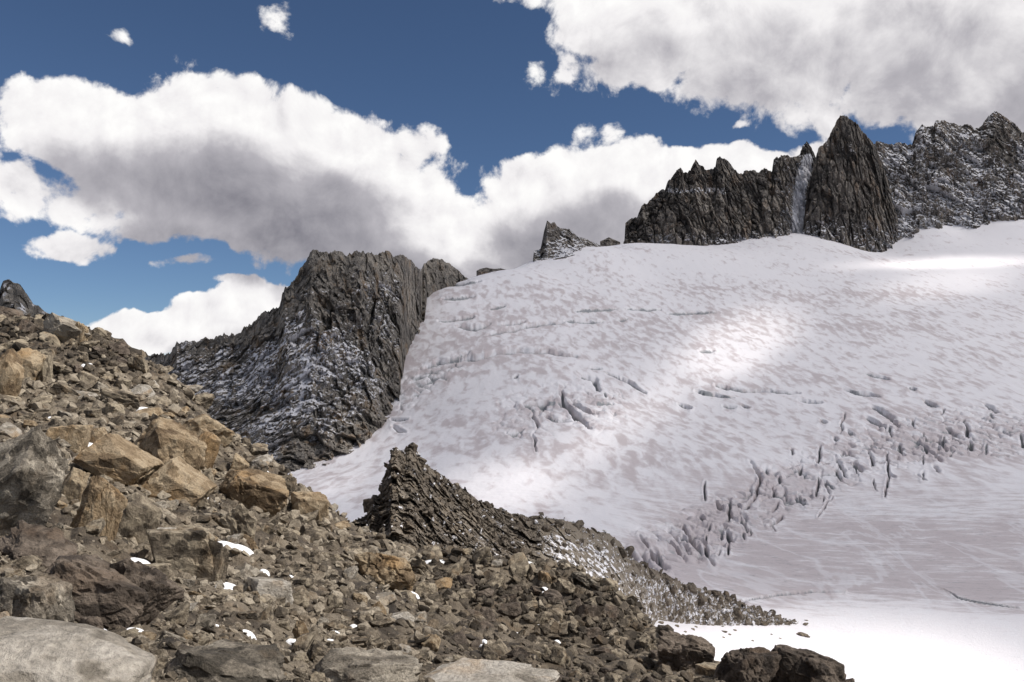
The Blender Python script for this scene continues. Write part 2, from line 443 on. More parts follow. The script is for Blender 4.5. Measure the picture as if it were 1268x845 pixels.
def c7(*p): return [(480 + x / 3.019, 300 + y / 3.019) for x, y in p]
def c8(*p): return [(780 + x / 2.486, 420 + y / 2.486) for x, y in p]
CREV = [  # polyline, half width in photo pixels, depth in metres
    (c7((205, 165), (280, 156), (350, 145)), 1.3, 5), (c7((205, 217), (330, 203)), 1.5, 6), (c7((385, 252), (437, 240)), 1.4, 5),
    (c7((190, 292), (250, 288), (322, 278)), 1.6, 6), (c7((262, 308), (330, 318), (387, 306)), 2.6, 9), (c7((430, 310), (470, 305), (512, 300)), 1.8, 7),
    (c7((375, 345), (430, 335), (500, 320), (580, 306), (660, 300)), 2.0, 8), (c7((665, 293), (720, 295), (802, 298)), 1.3, 6),
    (c7((885, 252), (1020, 252)), 1.2, 6), (c7((700, 255), (860, 252)), 0.9, 4), (c7((1040, 266), (1225, 263)), 1.0, 5), (c7((1165, 405), (1222, 407)), 1.3, 6), (c7((860, 292), (895, 288)), 1.4, 5),
    (c7((140, 468), (230, 438), (305, 412)), 2.4, 9), (c7((180, 444), (340, 428), (420, 408), (500, 402), (600, 407), (705, 430)), 2.6, 10), (c7((470, 505), (486, 498)), 1.2, 5),
    (c7((725, 502), (770, 515), (792, 560)), 3.6, 10), (c7((755, 472), (800, 474)), 1.0, 4), (c7((820, 492), (900, 520), (970, 566)), 1.4, 7), (c7((510, 603), (592, 600), (570, 640)), 2.6, 8),
    (c7((650, 550), (662, 600), (712, 650), (762, 697)), 3.2, 10), (c7((640, 600), (690, 625), (705, 660)), 2.4, 8), (c7((690, 595), (770, 640)), 2.6, 9), (c7((545, 645), (560, 692)), 1.6, 6),
    (c7((450, 715), (505, 700)), 1.6, 6), (c7((545, 720), (555, 782)), 1.4, 6), (c7((780, 600), (840, 606)), 1.2, 5), (c7((810, 565), (812, 585)), 1.4, 5), (c7((590, 650), (640, 665), (690, 668)), 1.8, 7),
    (c7((1148, 555), (1268, 576)), 1.2, 6), (c7((1225, 530), (1275, 548)), 1.2, 5), (c7((1088, 603), (1137, 621)), 1.3, 6), (c7((20, 690), (62, 712)), 2.0, 6), (c7((10, 665), (75, 668)), 1.4, 5),
    (c8((262, 140), (350, 155), (430, 155), (520, 165)), 1.6, 8), (c8((515, 183), (590, 192)), 1.6, 7), (c8((655, 152), (772, 176)), 1.6, 7), (c8((725, 105), (802, 125)), 1.2, 5),
    (c8((200, 157), (318, 180)), 0.9, 4), (c8((745, 207), (800, 235), (832, 270)), 2.6, 9), (c8((725, 240), (787, 268)), 2.0, 7), (c8((660, 228), (650, 286)), 1.6, 7), (c8((585, 325), (578, 382)), 2.2, 9),
    (c8((372, 380), (402, 430), (384, 502)), 2.4, 12), (c8((230, 440), (228, 498)), 1.6, 8), (c8((312, 500), (304, 557)), 2.0, 9), (c8((262, 503), (288, 522)), 2.2, 8), (c8((165, 575), (202, 637)), 3.0, 12),
    (c8((110, 615), (157, 657)), 3.0, 11), (c8((60, 650), (112, 712)), 3.4, 12), (c8((225, 628), (257, 695)), 2.4, 9), (c8((296, 592), (312, 622)), 2.6, 9), (c8((30, 600), (55, 640)), 2.2, 8), (c8((0, 640), (20, 690)), 2.0, 8),
    (c8((430, 572), (472, 545)), 2.0, 8), (c8((582, 428), (575, 482)), 2.0, 9), (c8((622, 490), (580, 546)), 1.2, 5), (c8((790, 350), (797, 420), (785, 492)), 1.7, 9), (c8((738, 345), (747, 392)), 2.6, 9),
    (c8((690, 378), (717, 412)), 3.0, 9), (c8((640, 365), (662, 418)), 2.4, 8), (c8((828, 322), (842, 358)), 2.4, 8), (c8((945, 305), (977, 342)), 3.0, 9), (c8((903, 325), (957, 378)), 2.4, 9), (c8((933, 393), (952, 412)), 2.0, 7),
    (c8((1030, 248), (1042, 303)), 3.2, 10), (c8((975, 272), (1012, 302)), 2.6, 8), (c8((1044, 313), (1056, 342)), 2.2, 8), (c8((1093, 198), (1137, 226)), 2.2, 7), (c8((1148, 278), (1172, 296)), 2.2, 7), (c8((1204, 288), (1212, 334)), 2.8, 9),
    (c8((908, 188), (948, 206)), 1.8, 6), (c8((966, 213), (960, 232)), 1.6, 6), (c8((800, 268), (806, 302)), 2.2, 7), (c8((738, 318), (762, 337)), 2.6, 8), (c8((500, 335), (500, 352)), 2.0, 6), (c8((585, 250), (606, 258)), 1.3, 5),
    (c8((530, 390), (522, 420)), 1.8, 7), (c8((460, 425), (462, 442)), 2.0, 7), (c8((416, 402), (422, 420)), 2.4, 7), (c8((450, 465), (440, 492)), 1.6, 6), (c8((215, 538), (230, 548)), 1.6, 6), (c8((350, 525), (385, 500)), 1.5, 6), (c8((455, 510), (440, 532)), 2.0, 6),
    (c8((628, 300), (640, 305)), 1.6, 6), (c8((670, 280), (690, 290)), 1.6, 6), (c8((855, 152), (885, 156)), 1.3, 5), (c8((285, 205), (325, 212)), 1.1, 5), (c8((340, 203), (372, 213)), 1.1, 5), (c8((145, 198), (190, 213)), 1.1, 5),
    (c8((330, 812), (400, 800), (450, 790), (560, 780), (660, 781)), 1.0, 2.5), (c8((960, 770), (1010, 800), (1060, 810), (1200, 832)), 0.7, 1.5),
]
rq = np.random.default_rng(21)      # more short cuts through the icefall
for _ in range(40):
    s = rq.random(); x0 = 800 + 440 * s; y0 = 690 - 165 * s + rq.normal(0, 16)
    a = math.radians(rq.choice([62, 75, 30, 105]) + rq.normal(0, 14)); l = rq.uniform(4, 16)
    CREV.append(([(x0, y0), (x0 + l * math.cos(a), y0 + l * math.sin(a))], rq.uniform(0.8, 1.9), rq.uniform(2.5, 7)))

def seg_dist(px, py, line, along=False):
    best = np.full(px.shape, 1e9); s_at = np.zeros(px.shape); acc = 0.0
    tot = sum(math.hypot(x1 - x0, y1 - y0) for (x0, y0), (x1, y1) in zip(line[:-1], line[1:])) + 1e-9
    for (x0, y0), (x1, y1) in zip(line[:-1], line[1:]):
        dx, dy = x1 - x0, y1 - y0; L = dx * dx + dy * dy + 1e-9
        t = np.clip(((px - x0) * dx + (py - y0) * dy) / L, 0, 1)
        dq = np.hypot(px - x0 - t * dx, py - y0 - t * dy); s_at = np.where(dq < best, (acc + t * math.sqrt(L)) / tot, s_at)
        best = np.minimum(best, dq); acc += math.sqrt(L)
    return (best, s_at) if along else best

azs = np.radians(np.concatenate([np.linspace(-30, -20, 30)[:-1], np.linspace(-20, 33, 960), np.linspace(33, 46, 60)[1:]]))
ds = np.concatenate([np.geomspace(118, 225, 45)[:-1], np.geomspace(225, 1000, 520)[:-1], np.geomspace(1000, 1380, 60)])
NA, ND = len(azs), len(ds)
AA, DD = np.meshgrid(azs, ds)
gx = np.tan(AA) * DD; gy = DD
gz0 = GZ(gx, gy)
ppx, ppy = pix(np.stack([gx, gy, gz0], -1))
gz = gz0.copy()
Pg = np.stack([gx, gy, gz0], -1)
# broad swells and sastrugi
gz += 2.2 * fbm(Pg * 0.011, 3) * smooth(DD, 180, 420) + 0.55 * fbm(Pg * np.array([0.09, 0.035, 0.05]), 4) * smooth(DD, 170, 300) + 0.35 * fbm(Pg * np.array([0.05, 0.22, 0.1]), 4, 0.65) * smooth(ppy, 560, 640) * (1 - smooth(ppy, 735, 765))
ice = np.zeros_like(gz)
# broken icefall: blocks
def zone(line, r0, r1): return 1 - smooth(seg_dist(ppx, ppy, line), r0, r1)
fall = zone([(800, 690), (930, 625), (1040, 575), (1130, 540), (1250, 535)], 8, 46)
clus = zone([(640, 515), (700, 500), (750, 505)], 6, 40)
edge = zone([(500, 492), (520, 470), (560, 452)], 6, 22)
idx = np.nonzero((np.maximum(np.maximum(fall, clus), edge) > 0.01))
Qw = Pg[idx] + 3.5 * np.stack([fbm(Pg[idx] * 0.11, 3), fbm(Pg[idx] * 0.11 + 30, 3), 0 * Pg[idx][:, 0]], -1)
hh_, _, f1_, f2_ = worley(rot(Qw, 'z', 18) * np.array([1 / 7.5, 1 / 11., 1 / 40.])); h2_, _, e1_, e2_ = worley(Qw * np.array([1 / 3.4, 1 / 5.5, 1 / 20.]) + 5)
crk = np.exp(-((f2_ - f1_) / 0.11) ** 2) * smooth(fbm(Pg[idx] * 0.05 + 3, 3), -0.25, 0.25); crk2 = np.exp(-((e2_ - e1_) / 0.13) ** 2) * smooth(fbm(Pg[idx] * 0.07 + 8, 3), 0.0, 0.4)
bl = (RV[hh_, 3] - 0.5) * 1.1 - 2.6 * crk - 1.2 * crk2; bl2 = fbm(Pg[idx] * np.array([0.3, 0.2, 0.2]), 3, 0.6)
zz = np.maximum(np.maximum(fall, clus * 0.9), edge * 0.85)[idx]
gz[idx] += zz * (bl + 0.7 * bl2)
ice[idx] = np.clip(ice[idx] + zz * (0.10 + 0.22 * bl2 + 0.55 * crk + 0.3 * crk2), 0, 1)
ice += edge * 0.22
wob = 5.0 * fbm(Pg * np.array([0.10, 0.06, 0.06]), 4, 0.6); wob2 = 4.5 * fbm(Pg * np.array([0.10, 0.06, 0.06]) + 50, 4, 0.6)
for line, hw, dep in CREV:
    L = np.array(line); m = 14
    sel = np.nonzero((ppx > L[:, 0].min() - m) & (ppx < L[:, 0].max() + m) & (ppy > L[:, 1].min() - m) & (ppy < L[:, 1].max() + m))
    if len(sel[0]) == 0: continue
    d, sa = seg_dist(ppx[sel] + wob[sel], ppy[sel] + wob2[sel] * 0.5, line, True)
    n = (0.85 + 0.7 * perlin(Pg[sel] * 0.13)) * (0.35 + 0.65 * np.sqrt(np.clip(4 * sa * (1 - sa), 0, 1)))
    cut = 1 - smooth(d, hw * n * 0.55, hw * n * 1.15 + 0.25)
    steep = abs(L[-1, 1] - L[0, 1]) / (abs(L[-1, 0] - L[0, 0]) + abs(L[-1, 1] - L[0, 1]) + 1e-6)
    gz[sel] -= cut * dep * (1 - 0.45 * steep) * (0.5 + 0.5 * np.clip(4 * sa * (1 - sa), 0, 1))
    ice[sel] = np.maximum(ice[sel], cut * 1.0)
    if steep < 0.42:                     # the uphill side stands higher: a bare ice wall faces down the glacier
        dl = ppy[sel] - np.interp(ppx[sel] + 0.6 * wob[sel], L[np.argsort(L[:, 0]), 0], L[np.argsort(L[:, 0]), 1]) + wob2[sel] * 0.25
        endf = np.clip(4 * sa * (1 - sa), 0, 1) * (1 - smooth(d, 9, 14))
        hgt_ = hw * 1.5 * DD[sel] / F * endf
        gz[sel] -= hgt_ * smooth(dl, -0.6, 0.6) * np.exp(-np.maximum(dl, 0) / 7.0)
        ice[sel] = np.maximum(ice[sel], np.exp(-(dl / 1.3) ** 2) * np.clip(endf * 1.6, 0, 1))
    lip = np.exp(-((d - hw * 1.9) / (hw * 0.8)) ** 2)
    gz[sel] += lip * 0.35 * (1 - cut)
streakz = smooth(ppy, 560, 640) * smooth(ppx, 650, 900)
dirt_sun = 0.50 + 0.0 * gz
dirt_sun += 0.36 * smooth(ppy, 590, 680) * smooth(ppx, 700, 900) + 0.15 * fall - 0.75 * smooth(ppy, 728, 772) - 0.28 * (1 - smooth(ppy, 325, 372)) - 0.10 * smooth(ppx, 1050, 1268) * (1 - smooth(ppy, 430, 560))  # dust varies by area; sunshine on the basin put in as whiter snow
dirt_sun -= 0.15 * (1 - smooth(ppx, 380, 560)) * smooth(ppy, 520, 560)
VG = np.stack([gx, gy, gz], -1)
link('glacier', raw_mesh('glacier', VG, grid_faces(ND, NA), {'ice': ice, 'streak': streakz, 'dirt_sun': dirt_sun}, True), M_SNOW,
     kind='structure', label='broad crevassed glacier of dusty streaked snow below the rock spires', category='glacier')
# the wider valley floor that carries everything on to the horizon
q = 9000.0
vv = np.array([[-q, -q, -150], [q, -q, -150], [q, q, -150], [-q, q, -150]])
link('ground', raw_mesh('ground', vv, np.array([[0, 1, 2, 3]])), M_SLOPE, kind='structure')

# ----------------------------------------------------------------------------
# lofted rock walls: crest and foot traced, depth from what they stand on
# ----------------------------------------------------------------------------
def rock_wall(name, pxs, crest, foot, dcr, dft, nv, relief, mat, power=0.8, below=25.0, back=60.0, nb=26, cw=0.55, jag=0.0, jagf=0.2, snow_fn=None, bulge=0.0, kind='structure', **props):
    cpy, fpy = curve(crest, pxs), curve(foot, pxs)
    dc, df = curve(dcr, pxs), curve(dft, pxs)
    rows, T = [], []
    foot_p = at(pxs, fpy, df); crest_p = at(pxs, cpy, dc)
    for k in (1.0, 0.5):
        rows.append(foot_p + np.array([0, -0.25 * below * k, -below * k])); T.append(np.full(len(pxs), -k))
    ts = np.linspace(0, 1, nv)
    for t in ts:
        rows.append(at(pxs, fpy + (cpy - fpy) * t, df + (dc - df) * t ** power - bulge * math.sin(math.pi * t))); T.append(np.full(len(pxs), t))
    drop = np.maximum(crest_p[:, 2] - foot_p[:, 2], 1)
    for k in np.linspace(0, 1, nb + 1)[1:]:
        p = crest_p.copy(); s = back * k; p[:, 0] *= 1 + s / dc; p[:, 1] += s; p[:, 2] -= drop * (k ** 0.75) * 1.15 + below * 0.4 * k
        rows.append(p); T.append(np.full(len(pxs), 1 + k))
    V = np.array(rows); T = np.array(T)
    d, tone = relief(V, T)
    wgt = np.where(T < 1, 1 - (1 - cw) * smooth(T, 0.75, 1.0), cw + (1 - cw) * smooth(T, 1.0, 1.35))
    dirv = V * np.array([-1, -1, 0]); dirv /= np.linalg.norm(dirv, axis=-1, keepdims=True); dirv = dirv + np.array([0, 0, 0.25])
    sgn = np.where(T > 1, np.cos(np.clip((T - 1) * 3, 0, 1) * math.pi), 1.0)
    V = V + dirv * (d * wgt * sgn)[..., None]
    if jag:
        j = jag * (fbm(np.stack([V[nv + 1, :, 0] * jagf, V[nv + 1, :, 1] * 0.05, 0 * pxs], -1), 5, 0.68))
        V[..., 2] += j[None] * smooth(T, 0.7, 1.0)
    N = grid_normals(V); N *= np.sign(N[..., 2:3] + 1e-9) * 1.0
    nz = np.abs(grid_normals(V)[..., 2])
    sn = snow_fn(V, T, nz) if snow_fn else np.zeros(T.shape)
    nr, nc = T.shape
    fc = grid_faces(nr, nc)
    me = raw_mesh(name, V, fc[:, ::1], {'snow': sn, 'tone': tone})
    return link(name, me, mat, kind=kind, **props), V, T

# --- right-hand massif -------------------------------------------------------
def c3(*p): return [(760 + x / 4.448, 130 + y / 4.448) for x, y in p]
def c4(*p): return [(980 + x / 4.226, 120 + y / 4.226) for x, y in p]
CREST_A = c3((58, 752), (64, 650), (100, 618), (128, 622), (160, 548), (180, 548), (215, 512), (240, 482), (285, 458), (300, 412), (335, 380), (368, 348), (384, 368), (404, 370), (425, 352), (436, 330), (450, 296), (462, 318), (485, 332), (515, 357), (560, 345), (566, 298),
             (580, 290), (595, 286), (640, 320), (665, 352), (690, 378), (730, 366), (762, 360), (800, 364), (830, 346), (845, 360), (872, 366), (880, 302), (900, 284), (940, 274), (985, 284), (1022, 276), (1040, 232), (1062, 197), (1075, 214), (1090, 240), (1108, 275), (1150, 330), (1190, 420))
FOOT_A = [(772, 301), (815, 303), (838, 296), (860, 299), (880, 305), (905, 301), (925, 303), (950, 298), (985, 288), (1000, 288), (1030, 292)]
CREST_B = c4((60, 700), (75, 560), (100, 430), (125, 330), (140, 270), (152, 256), (180, 236), (198, 205), (215, 168), (238, 125), (256, 98), (290, 106), (318, 122), (342, 140), (375, 186), (400, 215), (424, 240), (455, 300), (500, 420), (560, 560))
FOOT_B = [(993, 287), (1010, 292), (1040, 301), (1060, 305), (1085, 310), (1115, 308)]
CREST_C = c4((330, 330), (400, 250), (424, 238), (455, 231), (480, 245), (505, 252), (540, 259), (570, 243), (612, 264), (634, 250), (650, 200), (668, 168), (685, 144), (705, 158), (742, 156), (755, 118), (780, 124), (800, 124), (850, 140), (880, 156), (892, 148), (930, 150), (958, 166), (990, 160), (1010, 132), (1030, 106),
             (1065, 70), (1085, 88), (1110, 106), (1160, 136), (1190, 165), (1230, 200), (1330, 170), (1400, 240), (1500, 260), (1600, 400))
FOOT_C = [(1050, 308), (1090, 311), (1110, 306), (1125, 300), (1146, 290), (1162, 280), (1181, 288), (1217, 281), (1231, 273), (1268, 272), (1300, 272), (1360, 275)]

def relief_a(V, T):
    Vw = V + 4 * np.stack([fbm(V * 0.03, 3), fbm(V * 0.03 + 9, 3), 0 * V[..., 0]], -1)
    col_, t1 = facet(Vw * np.array([1 / 20., 1 / 20., 1 / 80.]), 1); c2_, t2 = facet(rot(Vw, 'y', 8) * np.array([1 / 8., 1 / 8., 1 / 20.]), 2)
    c3_, t3 = facet(V * np.array([1 / 3.5, 1 / 3.5, 1 / 7.]), 3)
    _, _, f1, f2 = worley(Vw * np.array([1 / 12., 1 / 12., 1 / 90.]) + 3); crack = np.exp(-((f2 - f1) / 0.10) ** 2)
    return 6.0 * col_ + 3.0 * c2_ + 1.9 * c3_ + 1.2 * fbm(V * 0.4, 3) - 5.0 * crack, np.clip(0.75 * t1 + 0.3 * t2 + 0.2 * t3 - 0.1 - 0.25 * smooth(T, 0.5, 0.8), 0, 1)
def relief_c(V, T):
    R = rot(V, 'y', 28)
    a, t1 = facet(R * np.array([1 / 26., 1 / 26., 1 / 60.]), 5); b, t2 = facet(R * np.array([1 / 9., 1 / 9., 1 / 18.]), 6); c, t3 = facet(R * np.array([1 / 3.6, 1 / 3.6, 1 / 5.]), 7)
    return 9 * a + 4.5 * b + 2.0 * c + 3 * fbm(V * 0.08, 4), np.clip(0.4 * t1 + 0.3 * t2 + 0.3 * t3, 0, 1)
def snow_a(V, T, nz):
    px, py = pix(V)
    s = smooth(nz, 0.30, 0.70) * 0.42 + 0.26 * fbm(V * 0.06, 4) + 0.04
    gully = np.exp(-((px - np.interp(py, [185, 215, 240, 270, 292], [1003, 996, 989, 990, 991])) / np.interp(py, [185, 215, 240, 292], [4, 7, 5.5, 9])) ** 2)
    py = py + 5 * fbm(V * 0.05, 3); s += 1.3 * gully * smooth(py, 186, 200)
    s += 0.22 * smooth(px, 925, 990) + 0.5 * np.exp(-((py - 236) / 4) ** 2) * smooth(px, 815, 830) * (1 - smooth(px, 895, 905))
    s += 0.35 * smooth(py, 280, 300) * smooth(nz, 0.15, 0.5) - 0.25 * (1 - smooth(px, 800, 830))
    s -= 0.10
    return s
def snow_b(V, T, nz):
    px, py = pix(V)
    s = smooth(nz, 0.30, 0.70) * 0.40 + 0.18 * fbm(V * 0.06, 4) - 0.16
    s += 0.42 * np.exp(-((py - 183 - 0.15 * (px - 1040)) / 7) ** 2) * (1 - smooth(px, 1055, 1066)) + 0.45 * smooth(py + 12 * fbm(V * 0.05, 3), 250, 285)
    return s
def snow_c(V, T, nz):
    px, py = pix(V)
    s = smooth(nz, 0.12, 0.60) * 0.50 + 0.34 * fbm(V * 0.035, 4) + 0.16
    s -= 0.25 * np.exp(-(((px - 1235) / 26) ** 2 + ((py - 170) / 30) ** 2)) + 0.12 * (1 - smooth(T, 0.0, 0.15)) * 0
    return s
rock_wall('mountain', np.linspace(772, 1030, 430), CREST_A, FOOT_A, [(772, 1150), (860, 1190), (950, 1215), (985, 1250), (1000, 1262), (1030, 1275)],
          [(772, 1118), (860, 1120), (950, 1150), (975, 1160), (990, 1185), (1005, 1190), (1030, 1190)], 170, relief_a, M_FAR, 1.0, 30, 70, jag=3.0, jagf=0.25, snow_fn=snow_a,
          label='dark fluted rock wall with jagged spires and a white snow gully', category='mountain')
rock_wall('mountain', np.linspace(993, 1112, 240), CREST_B, FOOT_B, [(993, 1190), (1040, 1205), (1080, 1215), (1112, 1230)],
          [(993, 1165), (1040, 1150), (1080, 1150), (1112, 1170)], 190, relief_a, M_FAR, 1.0, 30, 60, jag=2.0, jagf=0.25, snow_fn=snow_b,
          label='tall smooth dark rock tower with pointed summit right of the snow gully', category='mountain')
rock_wall('mountain', np.linspace(1052, 1358, 470), CREST_C, FOOT_C, [(1052, 1260), (1130, 1275), (1232, 1290), (1358, 1280)],
          [(1052, 1180), (1090, 1172), (1160, 1190), (1268, 1178), (1358, 1178)], 200, relief_c, M_FAR, 1.0, 30, 80, jag=3.0, jagf=0.25, snow_fn=snow_c,
          label='snow-dusted grey mountain crest with pyramid summit beyond the rock tower', category='mountain')

# --- small outcrops on the glacier skyline -----------------------------------
def c6(*p): return [(630 + x / 1.9875, 120 + y / 1.9875) for x, y in p]
CREST_O = c6((58, 414), (62, 380), (78, 376), (86, 335), (94, 304), (104, 312), (112, 308), (122, 322), (148, 326), (165, 340), (195, 352), (225, 366), (262, 374), (316, 380))
FOOT_O = c6((58, 416), (92, 408), (130, 396), (175, 388), (205, 390), (262, 388), (316, 381))
def relief_o(V, T):
    R = rot(V, 'y', -25)
    a, t1 = facet(R / 9.0, 8); b, t2 = facet(R / 3.5, 9)
    return 2.2 * a + 1.1 * b + 0.5 * fbm(V * 0.6, 3), 0.5 * t1 + 0.5 * t2
rock_wall('rock_outcrop', np.linspace(659, 789, 200), CREST_O, FOOT_O, [(659, 930), (700, 965), (789, 1030)], [(659, 905), (700, 915), (740, 960), (789, 1010)], 70, relief_o, M_FAR, 1.0, 12, 25, nb=14, jag=1.0, jagf=0.4,
          snow_fn=lambda V, T, nz: smooth(nz, 0.2, 0.7) * 0.5 + 0.25 * fbm(V * 0.08, 3) + 0.05 + 0.4 * np.exp(-((pix(V)[0] - 700) / 14) ** 2) * smooth(pix(V)[1], 300, 312), kind='structure', label='small jagged rock outcrop rising alone from the glacier skyline', category='outcrop')
rock_wall('rock_outcrop', np.linspace(590, 630, 70), [(590, 336), (594, 333.5), (602, 331.5), (612, 333), (620, 332.5), (630, 335)], [(590, 338), (630, 337)], [(590, 860), (630, 870)], [(590, 846), (630, 856)], 24, relief_o, M_FAR, 1.0, 10, 16, nb=8, cw=0.25,
          label='tiny dark rock rib peeping over the rounded snow skyline', category='outcrop')
rock_wall('rock_outcrop', np.linspace(743, 768, 60), [(743, 299), (748, 297), (754, 294), (758, 296), (763, 298), (768, 300)], [(743, 302), (768, 302)], [(743, 1090), (768, 1095)], [(743, 1072), (768, 1078)], 24, relief_o, M_FAR, 1.0, 10, 16, nb=8, cw=0.25,
          label='tiny rock tooth on the skyline beside the fluted rock wall', category='outcrop')

# --- the mountain left of the glacier -----------------------------------------
def c5(*p): return [(130 + x / 2.698, 290 + y / 2.698) for x, y in p]
CREST_L = [(60, 425), (100, 430)] + c5((0, 380), (30, 400), (60, 396), (90, 400), (110, 408), (160, 404), (215, 402), (228, 384), (240, 366), (262, 362), (290, 364), (320, 356), (350, 354), (375, 334), (420, 331), (450, 326), (490, 300), (515, 272), (540, 256), (562, 254), (580, 236), (590, 205), (602, 178), (640, 148), (652, 120), (668, 98), (690, 60),
             (715, 56), (742, 58), (770, 58), (795, 66), (805, 72), (850, 58), (880, 60), (905, 64), (930, 57), (950, 66), (962, 76), (985, 70), (1002, 70), (1016, 84), (1032, 98), (1050, 118), (1056, 122), (1066, 96), (1080, 88), (1100, 82), (1125, 86), (1140, 96), (1160, 106), (1180, 122), (1200, 140), (1215, 150))
FOOT_L = [(60, 600), (341, 590), (360, 580), (400, 577), (426, 570), (452, 546), (470, 530), (489, 514), (494, 506), (498, 470), (503, 438), (519, 414), (526, 394), (529, 366), (538, 359), (560, 350), (581, 346)]
DC_L = [(60, 600), (130, 575), (219, 535), (300, 525), (345, 515), (386, 520), (445, 550), (500, 610), (519, 660), (523, 730), (581, 800)]
DF_L = [(60, 390), (341, 398), (400, 415), (426, 427), (452, 450), (489, 496), (494, 505), (498, 545), (503, 588), (519, 630), (526, 655), (529, 720), (540, 738), (581, 790)]
def relief_l(V, T):
    R = rot(rot(V, 'y', -38), 'x', 10)
    a, t1 = facet(R * np.array([1 / 15., 1 / 15., 1 / 20.]), 11); b, t2 = facet(R * np.array([1 / 5.2, 1 / 5.2, 1 / 6.5]), 12); c, t3 = facet(rot(R, 'z', 30) * np.array([1 / 2.0, 1 / 2.0, 1 / 2.6]), 13)
    px, py = pix(V)
    big = 9 * fbm(V * np.array([0.022, 0.022, 0.010]), 4, 0.5) - 3.0 * np.exp(-(lambda q: (q[3] - q[2]) / 0.08)(worley(R * np.array([1 / 24., 1 / 24., 1 / 60.]))) ** 2)
    lam = 0.75 + 0.25 * smooth(px, 150, 330)
    return lam * (big + 5.6 * a + 2.6 * b + 1.1 * c + 0.5 * fbm(V * 0.8, 3)) * np.where(px > 521, 0.5, 1) * (1 - 0.5 * smooth(px, 488, 500) * (1 - smooth(px, 516, 521))), np.clip(0.45 * t1 + 0.3 * t2 + 0.25 * t3, 0, 1)
def snow_l(V, T, nz):
    px, py = pix(V)
    R = rot(V, 'y', -50)
    s = smooth(nz, 0.15, 0.60) * 0.46 + 0.30 * fbm(V * 0.03, 4) + 0.24 * fbm(R * np.array([0.6, 0.6, 0.09]), 3) + 0.05
    s += 0.10 * np.exp(-(((px - 375) / 60) ** 2 + ((py - 470) / 60) ** 2)) - 0.16 * smooth(T, 0.82, 0.97) - 0.22 * (1 - smooth(T, 0.02, 0.22)) * smooth(px, 330, 360)
    s -= 0.20 * np.exp(-(((px - 320) / 24) ** 2 + ((py - 405) / 26) ** 2)) + 0.12 * smooth(px, 470, 500)
    gul = np.exp(-((px - np.interp(py, [440, 470, 500, 520], [383, 377, 372, 362])) / 1.8) ** 2) * smooth(py, 438, 445) * (1 - smooth(py, 505, 520))
    return s + 0.6 * gul
rock_wall('mountain', np.concatenate([np.linspace(64, 484, 440), np.linspace(485, 530, 150), np.linspace(530.5, 580, 60)]), CREST_L, FOOT_L, DC_L, DF_L, 300, relief_l, M_MTN, 0.85, 25, 90, nb=22, cw=0.45, jag=4.0, jagf=0.30, snow_fn=snow_l,
          label='dark craggy mountain dusted with snow at the glacier edge', category='mountain')

# --- dark peak that looks over the boulder slope -------------------------------
CREST_P = [(-140, 330), (-60, 345), (-25, 372), (-6, 368), (0, 360), (4, 348), (9, 347), (16, 350), (24, 352), (30, 360), (36, 368), (41, 377), (48, 379), (56, 386), (66, 390), (78, 400), (95, 412)]
def relief_p(V, T):
    R = rot(V, 'y', 40)
    a, t1 = facet(R * np.array([1 / 5., 1 / 5., 1 / 10.]), 14); b, t2 = facet(R * np.array([1 / 1.6, 1 / 1.6, 1 / 3.2]), 15)
    return 1.3 * a + 0.6 * b + 0.3 * fbm(V * 2, 2), 0.5 * t1 + 0.5 * t2
rock_wall('mountain', np.linspace(-138, 94, 260), CREST_P, [(-140, 470), (94, 470)], [(-140, 185), (94, 180)], [(-140, 150), (94, 160)], 110, relief_p, M_MTN, 1.0, 10, 30, nb=14, jag=0.5, jagf=1.2,
          snow_fn=lambda V, T, nz: smooth(nz, 0.2, 0.6) * 0.45 + 0.2 * fbm(V * 0.2, 3), label='dark pointed rock peak peering over the boulder slope', category='mountain')

# --- the pinnacle and its spur running down to the snow basin ------------------
def k3(*p): return [(400 + x / 2.771, 540 + y / 2.771) for x, y in p]
def k4(*p): return [(700 + x / 2.232, 600 + y / 2.232) for x, y in p]
CREST_R = [(405, 676), (425, 660)] + k3((105, 296), (120, 288), (150, 268), (152, 246), (168, 208), (198, 204), (204, 142), (222, 110), (232, 72), (234, 52), (252, 33), (268, 46), (282, 46), (298, 32), (318, 44), (326, 62), (350, 96), (400, 130), (440, 160), (490, 185), (540, 225), (600, 250), (650, 268), (690, 270), (710, 285), (745, 270), (760, 282), (810, 285), (870, 300), (910, 320), (980, 335), (1020, 365), (1050, 410), (1080, 432)) \
    + k4((262, 242), (330, 276), (430, 301), (480, 326), (560, 356), (605, 373), (640, 384))
FOOT_R = [(405, 720), (443, 715), (520, 745), (600, 775), (700, 800), (780, 806), (800, 790), (815, 768), (860, 773), (900, 775), (950, 774), (988, 774)]
DC_R = [(405, 116), (443, 118), (500, 130), (560, 138), (640, 150), (754, 171), (820, 186), (893, 201), (988, 217)]
DF_R = [(405, 84), (443, 84), (520, 84), (600, 88), (700, 102), (780, 132), (815, 172), (860, 180), (900, 192), (950, 205), (988, 213)]
for k_ in range(len(FOOT_R)):            # where the spur stands on the snow, its foot is where the ray meets the snow
    if FOOT_R[k_][0] >= 815:
        x_, z_ = ray(*FOOT_R[k_]); dq = np.linspace(150, 240, 400); i_ = np.nonzero(z_ * dq < GZ(x_ * dq, dq))[0]
        DF_R = [p for p in DF_R if abs(p[0] - FOOT_R[k_][0]) > 3] + [(FOOT_R[k_][0], dq[i_[0]] if len(i_) else 214)]
DF_R.sort()
DC_R = [(a_, max(b_, np.interp(a_, [p[0] for p in DF_R], [p[1] for p in DF_R]) + 4)) for a_, b_ in DC_R]
